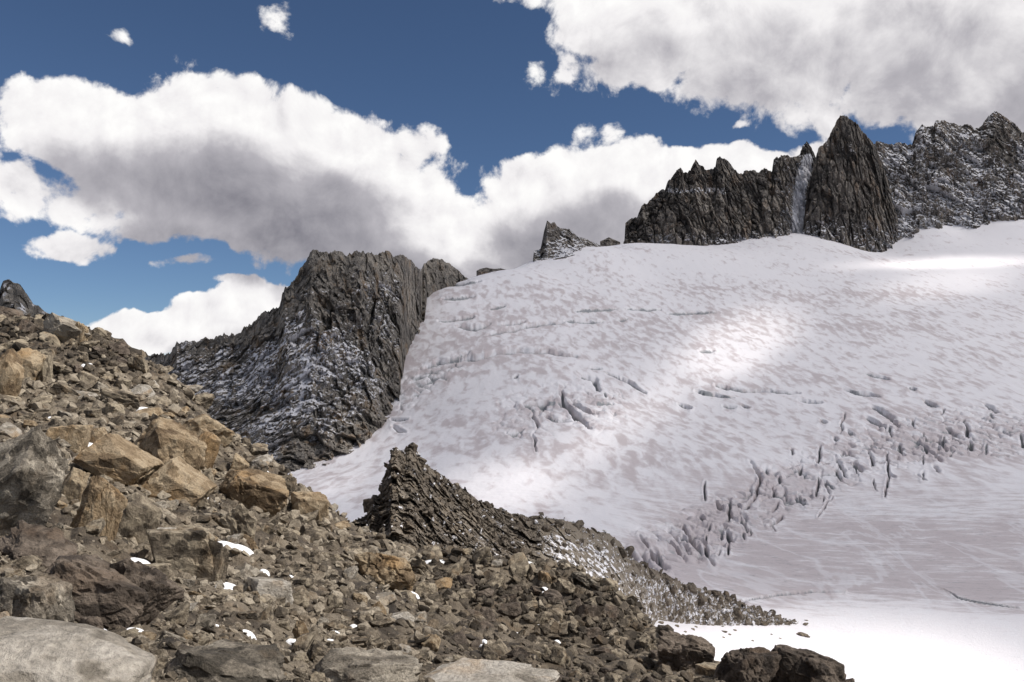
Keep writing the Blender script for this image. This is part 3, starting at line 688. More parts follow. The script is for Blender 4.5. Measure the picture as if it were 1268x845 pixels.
def relief_r(V, T):
    R = rot(V, 'y', 35)
    a, t1 = facet(R * np.array([1 / 3.4, 1 / 3.4, 1 / 5.]), 16); b, t2 = facet(rot(R, 'z', 40) * np.array([1 / 1.2, 1 / 1.2, 1 / 1.8]), 17); c, t3 = facet(R * np.array([1 / .6, 1 / .6, 1 / 1.0]), 18)
    px, py = pix(V)
    right = smooth(px, 640, 720)
    amp = 1 - 0.72 * right
    return amp * (1.5 * a + 0.7 * b + 0.3 * c) + 0.9 * (1 - right) * fbm(V * 0.12, 3), np.clip(0.4 * t1 + 0.3 * t2 + 0.3 * t3 + 0.75 * right, 0, 1.6)  # right flank toned lighter: tan rock plus sunlight put into the colour
def snow_r(V, T, nz):
    px, py = pix(V); right = smooth(px, 645, 700) * (1 - smooth(T, 0.92, 0.99))
    s = smooth(nz, 0.4, 0.85) * 0.30 + 0.16 * fbm(V * 0.12, 3) + 0.12 * fbm(V * 0.9, 2) + right * 0.6 * fbm(V * np.array([1.6, 0.8, 0.8]), 2) + 0.02
    s += right * (0.22 + 0.16 * smooth(px, 720, 800)) - 0.25 * smooth(T, 0.8, 0.95) + 0.25 * np.exp(-(((px - 590) / 40) ** 2 + ((py - 690) / 18) ** 2))
    return s
ridge, RVt, RT = rock_wall('rock_ridge', np.linspace(405, 988, 560), CREST_R, FOOT_R, DC_R, DF_R, 210, relief_r, M_RIDGE, 1.0, 8, 26, nb=22, cw=0.6, jag=0.5, jagf=1.0, snow_fn=snow_r,
                  label='dark pinnacle with a rubble spur running down to the snow basin', category='ridge')

# ----------------------------------------------------------------------------
# the boulder slope in front
# ----------------------------------------------------------------------------
FC = [(0, 406, 96), (23, 418, 96), (60, 424, 97), (103, 450, 96), (146, 472, 94), (195, 488, 90), (232, 504, 86), (268, 534, 82), (305, 571, 77), (345, 594, 73), (391, 621, 68), (436, 654, 64), (470, 676, 62),
      (560, 716, 58), (650, 745, 55), (740, 772, 52), (812, 795, 47), (870, 815, 38), (930, 834, 32), (1000, 842, 29), (1045, 850, 27), (1110, 905, 25),
      (50, 470, 66), (130, 500, 62), (200, 540, 56), (290, 610, 52), (30, 540, 44), (100, 550, 43), (180, 600, 38), (270, 650, 35), (360, 670, 40), (450, 700, 44), (530, 730, 42), (640, 770, 40), (740, 800, 38), (820, 815, 35),
      (50, 600, 31), (120, 640, 27), (200, 680, 24), (300, 720, 23.5), (400, 740, 26), (500, 760, 29), (600, 790, 30), (720, 820, 29), (860, 838, 28),
      (30, 690, 17), (110, 720, 16.5), (190, 760, 15), (280, 780, 15.5), (380, 790, 18), (500, 810, 19), (640, 825, 22), (780, 840, 24), (900, 850, 26),
      (0, 780, 9.5), (100, 810, 9), (200, 820, 10), (300, 840, 11), (450, 845, 13.5), (600, 850, 17), (760, 870, 19), (960, 890, 21),
      (0, 845, 6.6), (120, 870, 6.5), (300, 900, 7.5), (500, 920, 10), (-250, 410, 90), (-250, 480, 62), (-250, 600, 30), (-250, 700, 16), (-250, 830, 7)]
fp = np.array([at(*c) for c in FC])
back = []                      # ground that falls away behind the brow
for (a, b, d, drop) in [(0, 380, 125, 4), (103, 428, 120, 9), (195, 488, 112, 14), (268, 534, 104, 16), (345, 594, 95, 15), (436, 654, 84, 13), (560, 716, 78, 12), (650, 745, 76, 13), (740, 772, 74, 14), (812, 795, 66, 14), (870, 815, 54, 12), (930, 834, 46, 10), (1045, 850, 40, 11), (1110, 905, 40, 12)]:
    p = at(a, b, d); p[2] -= drop; back.append(p)
fp = np.vstack([fp, back, [[-6, -2, -1.7], [0, -4, -1.5], [8, 0, -4.5], [5, 6, -3.9]]])
FZ = TPS(fp[:, :2], fp[:, 2], 1e-5)

def slope_detail(P, dist):
    """bedrock steps and rubble on the slope, metres"""
    _, _, f1, _ = worley(rot(P, 'z', 20) * np.array([1 / 3.0, 1 / 3.0, 1 / 2.4])); h2, _, g1, _ = worley(P / 1.05 + 9); _, _, e1, _ = worley(P / 0.45 + 4)
    k = np.clip(dist / 30.0, 0.3, 1.0)
    return k * 0.85 * (0.55 - f1) + k * 0.50 * (0.55 - g1) + 0.20 * (0.55 - e1) + 0.05 * fbm(P * 2.5, 3), RV[h2, 0]
def slope_z(x, y):
    x = np.asarray(x, float); y = np.asarray(y, float)
    z = FZ(x, y); P = np.stack([x, y, z], -1)
    d, _ = slope_detail(P, np.hypot(x, y)); return z + d

NA2, ND2 = 560, 380
a2 = np.radians(np.linspace(-40, 27, NA2)); d2 = np.geomspace(2.2, 122, ND2)
A2, D2 = np.meshgrid(a2, d2)
sx = np.tan(A2) * D2; sy = D2
sz0 = FZ(sx, sy); Ps = np.stack([sx, sy, sz0], -1)
dd, tn = slope_detail(Ps, np.hypot(sx, sy))
VS = np.stack([sx, sy, sz0 + dd], -1)
link('rocky_slope', raw_mesh('rocky_slope', VS, grid_faces(ND2, NA2), {'tone': tn}), M_SLOPE, kind='structure',
     label='brown boulder-strewn mountainside falling from the dark peak', category='slope')

# lookups in the smooth sheet: bilinear height, and where a pixel ray first meets it
LOGD = np.log(d2)
def fz(x, y):
    x = np.asarray(x, float); y = np.maximum(np.asarray(y, float), d2[0])
    u = np.clip((np.arctan2(x, y) - a2[0]) / (a2[1] - a2[0]), 0, NA2 - 1.001); v = np.clip((np.log(y) - LOGD[0]) / (LOGD[1] - LOGD[0]), 0, ND2 - 1.001)
    i, j = u.astype(int), v.astype(int); fu, fv = u - i, v - j
    return (sz0[j, i] * (1 - fu) + sz0[j, i + 1] * fu) * (1 - fv) + (sz0[j + 1, i] * (1 - fu) + sz0[j + 1, i + 1] * fu) * fv
RUN = np.maximum.accumulate(np.where(D2 > 3.5, sz0 / D2, -9.0), axis=0)
def hits(px, py):
    x, z = ray(px, py); i = np.clip(np.round((np.arctan(x) - a2[0]) / (a2[1] - a2[0])).astype(int), 0, NA2 - 1)
    out = np.full(len(i), np.nan)
    for k in range(len(i)):
        j = np.searchsorted(RUN[:, i[k]], z[k])
        if j < ND2: out[k] = d2[j]
    return out
def hit(px, py):
    d = hits(np.array([px]), np.array([py]))[0]
    return float(d) if np.isfinite(d) else None
def slope_z(x, y):
    x = np.asarray(x, float); y = np.asarray(y, float)
    z = fz(x, y); d, _ = slope_detail(np.stack([x, y, z], -1), np.hypot(x, y)); return z + d

# ----------------------------------------------------------------------------
# rocks
# ----------------------------------------------------------------------------
def ico(sub):
    bm = bmesh.new(); bmesh.ops.create_icosphere(bm, subdivisions=sub, radius=1.0)
    V = np.array([v.co[:] for v in bm.verts]); Fc = np.array([[v.index for v in f.verts] for f in bm.faces]); bm.free()
    return V, Fc
ICO = {k: ico(k) for k in (1, 2, 3, 4, 5)}
def rock_shape(seed, sub=4, size=(1, 1, 1), rough=0.05, planes=9, cracks=0.0, rounded=0.0):
    """angular block cut by two or three joint sets, edges chipped; returns V, F, tone"""
    r = np.random.default_rng(seed); D, Fc = ICO[sub]
    q, _ = np.linalg.qr(r.normal(size=(3, 3))); ax = np.eye(3) * 0.82 + q * 0.18; ax += r.normal(0, 0.16, (3, 3)); ax /= np.linalg.norm(ax, axis=1)[:, None]
    nrm, h = [], []
    for k in range(3):
        for s in (-1, 1): nrm.append(ax[k] * s); h.append(r.uniform(0.60, 0.92))
    for _ in range(planes):
        v = r.normal(size=3); nrm.append(v / np.linalg.norm(v)); h.append(r.uniform(0.74, 1.02))
    nrm = np.array(nrm); h = np.array(h)
    dots = D @ nrm.T
    rr = np.min(np.where(dots > 0.05, h / np.maximum(dots, 0.05), 9), axis=1)
    rr = rr * (1 - rounded) + rounded * 0.82
    V = D * rr[:, None]
    Q = V * 1.6 + seed * 3.7
    n = fbm(Q, 4, 0.55) * rough * 1.6
    fa, tone = facet(Q * 1.7, seed % 50, 1.0)
    n = n + fa * rough * 0.9
    if cracks:
        _, _, f1, f2 = worley(Q * np.array([1.5, 1.5, 0.8])); n = n - cracks * np.exp(-((f2 - f1) / 0.07) ** 2)
    V = V * (1 + n)[:, None] * np.array(size)
    return V, Fc, tone

BOULDER_MESH = []
for k in range(22):
    r = np.random.default_rng(900 + k)
    V, Fc, tn_ = rock_shape(900 + k, 4, (1.0, r.uniform(0.7, 1.0), r.uniform(0.45, 0.85)), 0.05, int(r.integers(5, 12)), 0.05 if k % 3 == 0 else 0.0, r.uniform(0, 0.18))
    me = raw_mesh('boulder', V, Fc, {'tone': tn_}); BOULDER_MESH.append(me)
def link_boulder(name, k, mat, **kw):
    """shared mesh, material kept on the object"""
    me = BOULDER_MESH[k]
    if len(me.materials) == 0: me.materials.append(None)
    o = link(name, me, None, **kw); o.material_slots[0].link = 'OBJECT'; o.material_slots[0].material = mat
    return o
def zmin_rot(V, M): return (V @ M.T)[:, 2].min()
def eul(rx, ry, rz):
    from mathutils import Euler
    return Euler((rx, ry, rz))

# hand-placed rocks: px, py of the centre, width and height in photo pixels, roll in the picture plane (deg), yaw, material, label, category, name, extras
R_ = math.radians
HERO = [
    (40, 832, 250, 95, 12, 20, M_PALE, 'broad smooth pale granite slab with ochre stains', dict(rounded=0.55, rough=0.02, depth=0.9)),
    (275, 838, 150, 62, 8, 40, M_GREYB, 'rough speckled grey boulder beside the smooth pale slab', dict(rough=0.07)),
    (455, 842, 130, 48, -6, 10, M_GREYB, 'low speckled grey boulder with a flat sloping top', dict(rough=0.06)),
    (590, 848, 190, 34, -4, 70, M_PALE, 'long low buff rock slab with rounded edge', dict(rounded=0.3, rough=0.04)),
    (332, 733, 58, 32, 10, 35, M_PALE, 'flat pale grey slab standing out among brown rubble', dict(rough=0.02, planes=4)),
    (222, 689, 84, 54, -4, 15, M_BOULDER, 'blocky brown boulder with overhanging dark front', dict(planes=3)),
    (265, 700, 34, 60, 14, 60, M_BOULDER, 'upright brown slab leaning on the overhanging blocky boulder', dict(planes=4, thin=0.5)),
    (214, 665, 40, 22, 5, 0, M_PALE, 'light flat stone lying on top behind the overhanging boulder', dict(planes=4)),
    (190, 712, 46, 26, 0, 20, M_BOULDER, 'squat brown boulder below the overhanging one', {}),
    (282, 745, 44, 28, 12, 50, M_BOULDER, 'brown wedge boulder below the flat pale slab', {}),
    (312, 748, 32, 22, 20, 10, M_BOULDER, 'small triangular boulder tucked against the flat pale slab', {}),
    (374, 786, 22, 32, -20, 30, M_TAN, 'small upright rusty orange stone in grey rubble', dict(planes=5)),
    (298, 650, 44, 46, -22, 30, M_BOULDER, 'split brown boulder with a hollow in its face', dict(cracks=0.10)),
    (480, 709, 72, 46, 0, 25, M_TAN, 'rounded tan boulder seamed with deep cracks', dict(cracks=0.14, rounded=0.35, rough=0.06)),
    (452, 762, 28, 17, 4, 10, M_BOULDER, 'smooth oval brown stone under a flat-topped slab', dict(rounded=0.5, rough=0.02)),
    (472, 744, 46, 16, -6, 30, M_PALE, 'flat-topped buff slab above the oval stone', dict(planes=4)),
    (497, 767, 30, 16, -5, 10, M_PALE, 'rounded buff stone beside the oval brown stone', dict(rounded=0.35)),
    (652, 811, 36, 24, 15, 40, M_BOULDER, 'sharp wedge of brown rock jutting from dark rubble', dict(planes=4)),
    (922, 836, 86, 52, 6, 20, M_DARKB, 'dark domed boulder at the brow beside the white basin', dict(rounded=0.3, cracks=0.08, rough=0.07)),
    (1003, 838, 88, 62, 12, 60, M_DARKB, 'largest dark rounded boulder at the end of the brow', dict(rounded=0.35, cracks=0.07, rough=0.07)),
    (848, 812, 70, 46, 10, 80, M_DARKB, 'dark knobbly boulder on the brow against bright snow', dict(rounded=0.2, cracks=0.08, rough=0.08)),
    (882, 838, 44, 28, 0, 30, M_BOULDER, 'brown mossy-looking stone tucked under the dark domed boulder', dict(rounded=0.3)),
    (18, 612, 120, 150, 38, 20, M_GREYB, 'huge lichen-speckled grey boulder split by slanting cracks', dict(rough=0.05, cracks=0.05, planes=4, depth=0.6)),
    (92, 607, 40, 44, 35, 15, M_TAN, 'ochre slab leaning against the huge grey boulder', dict(planes=4, thin=0.5)),
    (16, 655, 46, 36, 0, 0, M_GREYB, 'rough grey block below the huge speckled boulder', {}),
    (55, 662, 30, 20, 4, 40, M_BOULDER, 'flat brown block wedged below the huge speckled boulder', {}),
    (84, 546, 52, 36, 0, 10, M_TAN, 'squared ochre block topped with a snow strip', dict(planes=3)),
    (122, 543, 26, 28, 8, 30, M_TAN, 'rounded ochre block next to the squared one', dict(rounded=0.15)),
    (150, 576, 84, 62, 35, 20, M_TAN, 'broad triangular ochre face under a thin snow line', dict(planes=4, rough=0.03)),
    (205, 566, 92, 78, 20, 30, M_TAN, 'massive orange-tan bedrock block with vertical ribs', dict(planes=4, cracks=0.05)),
    (220, 602, 78, 58, 40, 10, M_TAN, 'smooth tan buttress foot streaked orange', dict(planes=5, rough=0.03)),
    (250, 560, 42, 54, 25, 50, M_TAN, 'tall tan block leaning on the massive bedrock block', dict(planes=4)),
    (205, 528, 40, 18, 28, 20, M_BOULDER, 'long brown block slanting above the massive tan bedrock', dict(planes=4)),
    (255, 532, 58, 44, 35, 0, M_TAN, 'rusty crag on the skyline above the grey mountain', dict(planes=6)),
    (296, 580, 26, 34, 10, 20, M_TAN, 'bright orange block at the slope edge above the snow', dict(planes=5)),
    (314, 612, 88, 54, 20, 30, M_TAN, 'reddish-brown bedrock hump at the slope edge', dict(cracks=0.05, rounded=0.1)),
    (355, 600, 20, 24, 0, 0, M_BOULDER, 'upright block perched on the skyline over the glacier', {}),
    (384, 630, 46, 40, 15, 40, M_TAN, 'rounded brown crag ending the skyline over the glacier', dict(rounded=0.2, cracks=0.06)),
    (32, 455, 42, 48, 20, 10, M_TAN, 'yellow-brown rounded boulder high on the slope', dict(rounded=0.25)),
    (54, 462, 24, 36, 15, 40, M_BOULDER, 'dark brown block beside the yellow-brown rounded boulder', {}),
    (6, 470, 44, 72, 10, 20, M_TAN, 'ochre rock mass below the dark pointed peak', dict(cracks=0.06)),
    (105, 474, 28, 24, 15, 10, M_BOULDER, 'greyish brown block alone on dark scree high on the slope', {}),
    (80, 410, 58, 38, 25, 30, M_GREYB, 'large smooth grey-brown outcrop on the upper skyline', dict(rounded=0.25, rough=0.03)),
    (101, 418, 18, 36, 15, 50, M_TAN, 'reddish spire at the upper skyline step', dict(planes=5)),
    (10, 388, 34, 16, 28, 40, M_DARKB, 'dark tilted slab below the pointed peak', dict(planes=4)),
    (80, 486, 34, 22, 35, 30, M_BOULDER, 'slanting brown slab on the upper slope', dict(planes=4)),
    (150, 495, 50, 26, 20, 30, M_BOULDER, 'grooved brown outcrop above the snow strips', dict(cracks=0.08)),
    (122, 640, 64, 88, 22, 30, M_TAN, 'ribbed tan bedrock rib beside the huge grey boulder', dict(cracks=0.08, planes=5)),
    (168, 645, 60, 62, 30, 20, M_BOULDER, 'brown bedrock slab sloping off the ribbed tan rib', dict(planes=4)),
    (50, 692, 112, 54, 32, 20, M_DARKB, 'dark slanting bedrock ledge with snow behind it', dict(cracks=0.06, rough=0.08)),
    (105, 735, 146, 90, 38, 20, M_DARKB, 'dark furrowed bedrock slab slanting down to snow patches', dict(cracks=0.07, rough=0.08, planes=5)),
    (165, 745, 96, 86, 40, 45, M_DARKB, 'dark bedrock nose beside the furrowed slab', dict(cracks=0.06, rough=0.07, planes=5)),
    (30, 755, 96, 72, 25, 60, M_GREYB, 'mottled grey-brown bedrock lump above the smooth pale slab', dict(cracks=0.06, rough=0.08)),
    (115, 778, 30, 24, 10, 10, M_DARKB, 'small dark block between snow patches under the furrowed slab', {}),
    (82, 808, 46, 28, 10, 30, M_DARKB, 'dark rubbly block edging the smooth pale slab', {}),
    (4, 772, 16, 26, 0, 0, M_PALE, 'small rounded pale stone on the edge of the smooth slab', dict(rounded=0.5)),
    (174, 834, 18, 12, 0, 0, M_PALE, 'small pale rounded stone beside the speckled grey boulder', dict(rounded=0.5)),
    (228, 792, 24, 14, 12, 0, M_PALE, 'small light angular stone in dark fine rubble', {}),
]
placed = []
for i, (px, py, wp, hp, roll, yaw, mat, lab, ex) in enumerate(HERO):
    bot = min(py + hp * 0.42, 900)
    d = hit(px, bot)
    if d is None: d = hit(px, py + hp * 0.8) or 60
    wm, hm = wp / F * d, hp / F * d
    dm = wm * ex.get('depth', 0.75) * (ex.get('thin', 1.0))
    V, Fc, tn_ = rock_shape(300 + i, 5 if wp > 60 else 4, (1, 1, 1), ex.get('rough', 0.05) * 1.25, ex.get('planes', 7), ex.get('cracks', 0.0), ex.get('rounded', 0.05))
    V = rot(V, 'z', yaw); V = V / np.abs(V).max(0)
    V = V * np.array([wm / 2, dm / 2, hm / 2]) * 1.06
    # tilt within the picture plane, then refit to the wanted frame
    V = rot(V, 'y', roll); ext = np.ptp(V, axis=0); V = V * np.array([wm * 1.08 / ext[0], 1, hm * 1.15 / ext[2]])
    c = at(px, py, d + dm * 0.15)
    gzv = float(slope_z(np.array([c[0]]), np.array([c[1]]))[0])
    lo = V[:, 2].min()
    if c[2] + lo > gzv - 0.12: V[:, 2] = np.where(V[:, 2] < 0, V[:, 2] * max(1.0, (c[2] - gzv + 0.3 * hm) / max(-lo, 1e-3)), V[:, 2])
    me = raw_mesh('boulder', V, Fc, {'tone': tn_})
    link('boulder', me, mat, loc=c, label=lab, category='boulder')
    placed.append((px, py, wp, hp))

# ---- further boulders one can pick out, and the rubble between them -----------
PXC = np.array(placed)
BLOOK = {'granite_boulder': ('loose angular brown boulder', 'brown boulders'), 'ochre_granite': ('loose ochre boulder', 'ochre boulders'), 'lichened_granite': ('loose grey speckled boulder', 'grey boulders'), 'pale_granite': ('loose pale buff boulder', 'pale boulders'), 'dark_granite': ('loose dark brown boulder', 'dark boulders')}
r = np.random.default_rng(5)
def in_hero(px, py, k=0.42):
    out = np.zeros(len(px), bool)
    for a, b, c_, d_ in PXC: out |= (np.abs(px - a) < c_ * k) & (np.abs(py - b) < d_ * k)
    return out
def sample_slope(n):
    px = r.uniform(-40, 1060, n); py = r.uniform(380, 860, n)
    d = hits(px, py); ok = np.isfinite(d) & (d < 105); return px[ok], py[ok], d[ok]
px, py, d = sample_slope(7000)
ok = ~in_hero(px, py); px, py, d = px[ok], py[ok], d[ok]
size_px = np.exp(r.normal(math.log(18), 0.30, len(px)))
order = np.argsort(-size_px); kept = []
for j in order[int(len(order) * 0.02):]:
    s = size_px[j]
    if all((px[j] - a) ** 2 + ((py[j] - b) * 1.35) ** 2 > ((s + c_) * 0.42) ** 2 for a, b, c_ in kept):
        kept.append((px[j], py[j], s))
        bm_i = int(r.integers(len(BOULDER_MESH)))
        dj = d[j]; sc = s / F * dj * 0.55
        up = px[j] * 0.55 + 330 < py[j]            # which part of the slope
        x, y = at(px[j], py[j], dj)[:2]
        z = float(slope_z(np.array([x]), np.array([y]))[0])
        dark = (px[j] > 560 and py[j] > 700 + 0.2 * (px[j] - 560)) or (py[j] < 470 and px[j] < 180)
        mat = r.choice([M_BOULDER, M_BOULDER, M_TAN, M_GREYB, M_PALE], p=[0.4, 0.2, 0.14, 0.18, 0.08]) if not dark else r.choice([M_DARKB, M_BOULDER])
        where = 'high on the slope under the dark peak' if dj > 62 and px[j] < 330 else ('in the dark rubble towards the brow' if dark or px[j] > 560 else ('in the jumble below the tan bedrock' if dj < 30 else 'around the tan bedrock of the middle slope'))
        o = link_boulder('boulder', bm_i, mat, loc=(x, y, z + sc * 0.18), group=BLOOK[mat.name][1] + ' ' + where,
                 label=BLOOK[mat.name][0] + ' ' + where, category='boulder')
        o.rotation_euler = (r.normal(0.25, 0.3), r.normal(0.3, 0.3), r.uniform(0, 6.28))
        o.scale = (sc, sc * r.uniform(0.8, 1.1), sc * r.uniform(0.8, 1.15))
        if len(kept) >= 285: break

def scatter(name, pts, sizes, shapes, tones, mat, parent=None, tilt=0.35, lean=0.3, flat=None, snowv=None, **props):
    """join many copies of a few small rocks into one mesh"""
    Vs, Fs, Ts, Ss = [], [], [], []; off = 0
    n = len(pts); which = r.integers(len(shapes), size=n)
    ang = np.stack([r.normal(lean * 0.8, tilt, n), r.normal(lean, tilt, n), r.uniform(0, 6.283, n)], -1)
    for k, (SV, SF) in enumerate(shapes):
        m = np.nonzero(which == k)[0]
        if len(m) == 0: continue
        cx, sx_ = np.cos(ang[m, 0]), np.sin(ang[m, 0]); cy, sy_ = np.cos(ang[m, 1]), np.sin(ang[m, 1]); cz, sz_ = np.cos(ang[m, 2]), np.sin(ang[m, 2])
        V = np.repeat((SV[None]).astype(np.float32), len(m), 0) * sizes[m][:, None, None]
        x, y, z = V[..., 0], V[..., 1], V[..., 2]
        x, y = x * cz[:, None] - y * sz_[:, None], x * sz_[:, None] + y * cz[:, None]
        y, z = y * cx[:, None] - z * sx_[:, None], y * sx_[:, None] + z * cx[:, None]
        x, z = x * cy[:, None] + z * sy_[:, None], -x * sy_[:, None] + z * cy[:, None]
        V = np.stack([x, y, z], -1) + pts[m][:, None, :]
        Vs.append(V.reshape(-1, 3)); nv = SV.shape[0]
        Fs.append((SF[None] + (np.arange(len(m)) * nv)[:, None, None]).reshape(-1, 3) + off); off += len(m) * nv
        Ts.append(np.repeat(tones[m], nv)); Ss.append(np.repeat(snowv[m] if snowv is not None else np.zeros(len(m)), nv))
    me = raw_mesh(name, np.concatenate(Vs), np.concatenate(Fs), {'tone': np.concatenate(Ts), 'snow': np.concatenate(Ss)})
    return link(name, me, mat, parent=parent, **props)
def hull_shapes(n, seed, pts, flat=(0.35, 0.85), long=(0.55, 1.0)):
    """sharp-edged chips: hulls of a few random points"""
    out = []
    for k in range(n):
        rr = np.random.default_rng(seed + k)
        Q = rr.normal(size=(pts, 3)); Q /= np.linalg.norm(Q, axis=1)[:, None] ** 0.75; Q = np.sign(Q) * np.abs(Q) ** 0.7
        Q *= np.array([1.0, rr.uniform(*long), rr.uniform(*flat)]) / np.abs(Q).max(0)
        bm = bmesh.new(); vs = [bm.verts.new(q) for q in Q]
        res = bmesh.ops.convex_hull(bm, input=vs)
        bmesh.ops.delete(bm, geom=list({e for e in res['geom_interior'] + res['geom_unused'] if isinstance(e, bmesh.types.BMVert)}), context='VERTS')
        bmesh.ops.triangulate(bm, faces=bm.faces[:]); bm.verts.index_update()
        out.append((np.array([v.co[:] for v in bm.verts]), np.array([[v.index for v in f.verts] for f in bm.faces]))); bm.free()
    return out
SH2 = hull_shapes(26, 2000, 18); SH1 = hull_shapes(22, 2100, 10)
SLAB1 = hull_shapes(18, 2200, 9, (0.14, 0.35), (0.35, 0.8))
def rubble(n, lo, hi, shapes, mat, name, label):
    px, py, d = sample_slope(n)
    s = np.exp(r.uniform(math.log(lo), math.log(hi), len(px)))
    sm = s / F * d * 0.5
    P = at(px, py, d); P[:, 2] = slope_z(P[:, 0], P[:, 1]) + sm * 0.32
    tone = np.clip(r.normal(0.5, 0.3, len(px)), -0.2, 1.3)
    dark = ((px > 540) & (py > 690 + 0.2 * (px - 560))) | ((py < 470) & (px < 190)); tone = np.where(dark, tone - 0.45, tone)
    return scatter(name, P, sm, shapes, tone, mat, tilt=0.45, lean=0.25, kind='stuff', label=label, category='rubble')
rubble(12000, 7, 19, SH2, M_SCREE, 'rubble', 'angular brown stones filling the gaps between boulders')
rubble(24000, 2.6, 8, SH1, M_SCREE, 'scree', 'fine brown scree and chips over the mountainside')

# ---- blocks and shards on the spur --------------------------------------------
nr_, nc_ = RT.shape
rowsel = np.nonzero((RT[:, 0] > 0.02) & (RT[:, 0] < 1.06))[0]
def ridge_points(n):
    i = r.integers(rowsel[0], rowsel[-1], n); j = r.integers(0, nc_, n); P = RVt[i, j].copy()
    return P, RT[i, j], pix(P)
P, T, (qx, qy) = ridge_points(9000)
sp_ = np.exp(r.uniform(math.log(2.2), math.log(8), len(P))) / F * P[:, 1] * 0.55
tone = np.clip(r.normal(0.45, 0.3, len(P)), -0.2, 1.2) + 0.75 * smooth(qx, 640, 720)  # pieces on the right flank coloured lighter, as tan rock in sunlight
keep = r.random(len(P)) < np.where(qx > 660, 0.45, 1.0)
st = scatter('rubble', P[keep], sp_[keep], SLAB1 + SH1[:8], tone[keep], M_RIDGEB, parent=ridge, tilt=0.5, lean=-0.6, snowv=np.where(r.random(keep.sum()) < np.where(qx[keep] > 665, 0.42, 0.12), 0.54, -1.0), kind='stuff')
BLOCK_MESH = []
for k in range(14):
    rr = np.random.default_rng(4000 + k); V, Fc, tn_ = rock_shape(4000 + k, 3, (1.0, rr.uniform(0.5, 0.9), rr.uniform(0.3, 0.8)), 0.06, 6)
    me = raw_mesh('block', V, Fc, {'tone': tn_ * 0.8, 'snow': np.full(len(V), -1.0)}); me.materials.append(M_RIDGEB); BLOCK_MESH.append(me)
P, T, (qx, qy) = ridge_points(1500); n_ = 0; kp = []
crest_bias = r.random(1500) < np.where(T > 0.86, 1.0, 0.35)
for j in range(1500):
    if not crest_bias[j] or (qx[j] > 720 and T[j] < 0.9 and r.random() < 0.75): continue
    s = math.exp(r.uniform(math.log(9), math.log(20))) / F * P[j, 1] * 0.5
    if any((P[j, 0] - a) ** 2 + (P[j, 2] - b) ** 2 < (0.8 * (s + c_)) ** 2 for a, b, c_ in kp): continue
    kp.append((P[j, 0], P[j, 2], s))
    o = link('block', BLOCK_MESH[int(r.integers(14))], None, parent=ridge, loc=P[j] + np.array([0, 0, -0.1 * s]))
    o.rotation_euler = (r.normal(0.2, 0.4), r.normal(-0.7, 0.4), r.uniform(0, 6.28)); o.scale = (s, s, s * r.uniform(0.8, 1.4)); n_ += 1
    if n_ >= 260: break

# ---- stones fallen on to the snow at the foot of the spur ---------------------
for (a, b, s) in [(897, 783, 7), (903, 786, 5), (910, 781, 5), (932, 794, 5), (997, 774, 9), (999, 769, 5), (994, 787, 13), (1000, 789, 8), (894, 776, 4), (896, 790, 4), (818, 772, 9), (826, 778, 7), (838, 776, 7), (858, 780, 6), (862, 777, 4), (848, 783, 5), (988, 786, 4), (955, 786, 3), (966, 791, 3)]:
    ds_ = np.linspace(140, 240, 500); x, z = ray(a, b); zz_ = GZ(x * ds_, ds_); i = np.nonzero(z * ds_ < zz_)[0]
    dj = ds_[i[0]] if len(i) else 205.0
    sc = s / F * dj * 0.5; c = at(a, b, dj); c[2] = float(GZ(c[0], c[1])) + sc * 0.1
    o = link_boulder('stone', int(r.integers(len(BOULDER_MESH))), M_BOULDER, loc=c, group='stones fallen on the snow basin', label='small brown stone lying on white snow at the spur foot', category='stone')
    o.scale = (sc, sc, sc * 0.6); o.rotation_euler = (0, 0, r.uniform(0, 6.28))

# ---- snow left in the hollows of the slope ------------------------------------
SNOWS = [(8, 668, 26), (48, 672, 40), (28, 675, 20), (88, 786, 24), (118, 786, 30), (168, 788, 20), (205, 776, 24), (150, 710, 16), (172, 700, 22), (150, 682, 12), (285, 680, 26), (300, 683, 22), (120, 555, 34), (150, 548, 30), (48, 551, 34), (185, 595, 18), (262, 622, 14), (255, 600, 16), (285, 730, 22), (270, 735, 18), (266, 766, 22), (300, 768, 14),
          (236, 728, 14), (52, 727, 14), (60, 730, 12), (415, 790, 14), (440, 782, 14), (500, 835, 20), (510, 740, 16), (545, 730, 20), (470, 735, 12), (560, 815, 16), (380, 712, 14), (400, 707, 14), (360, 720, 10), (420, 690, 10), (305, 790, 16), (365, 800, 18), (410, 800, 14), (30, 488, 14), (60, 490, 16), (120, 484, 18), (178, 510, 12), (108, 458, 10), (640, 790, 10), (575, 770, 10), (540, 700, 22), (600, 800, 8), (690, 800, 8), (228, 590, 14), (100, 520, 12), (200, 720, 14)]
rs = np.random.default_rng(77)
Vs, Fs, off = [], [], 0
extra = [(a_, b_, s_) for a_, b_, s_ in zip(rs.uniform(0, 760, 130), rs.uniform(470, 830, 130), rs.uniform(5, 11, 130))]
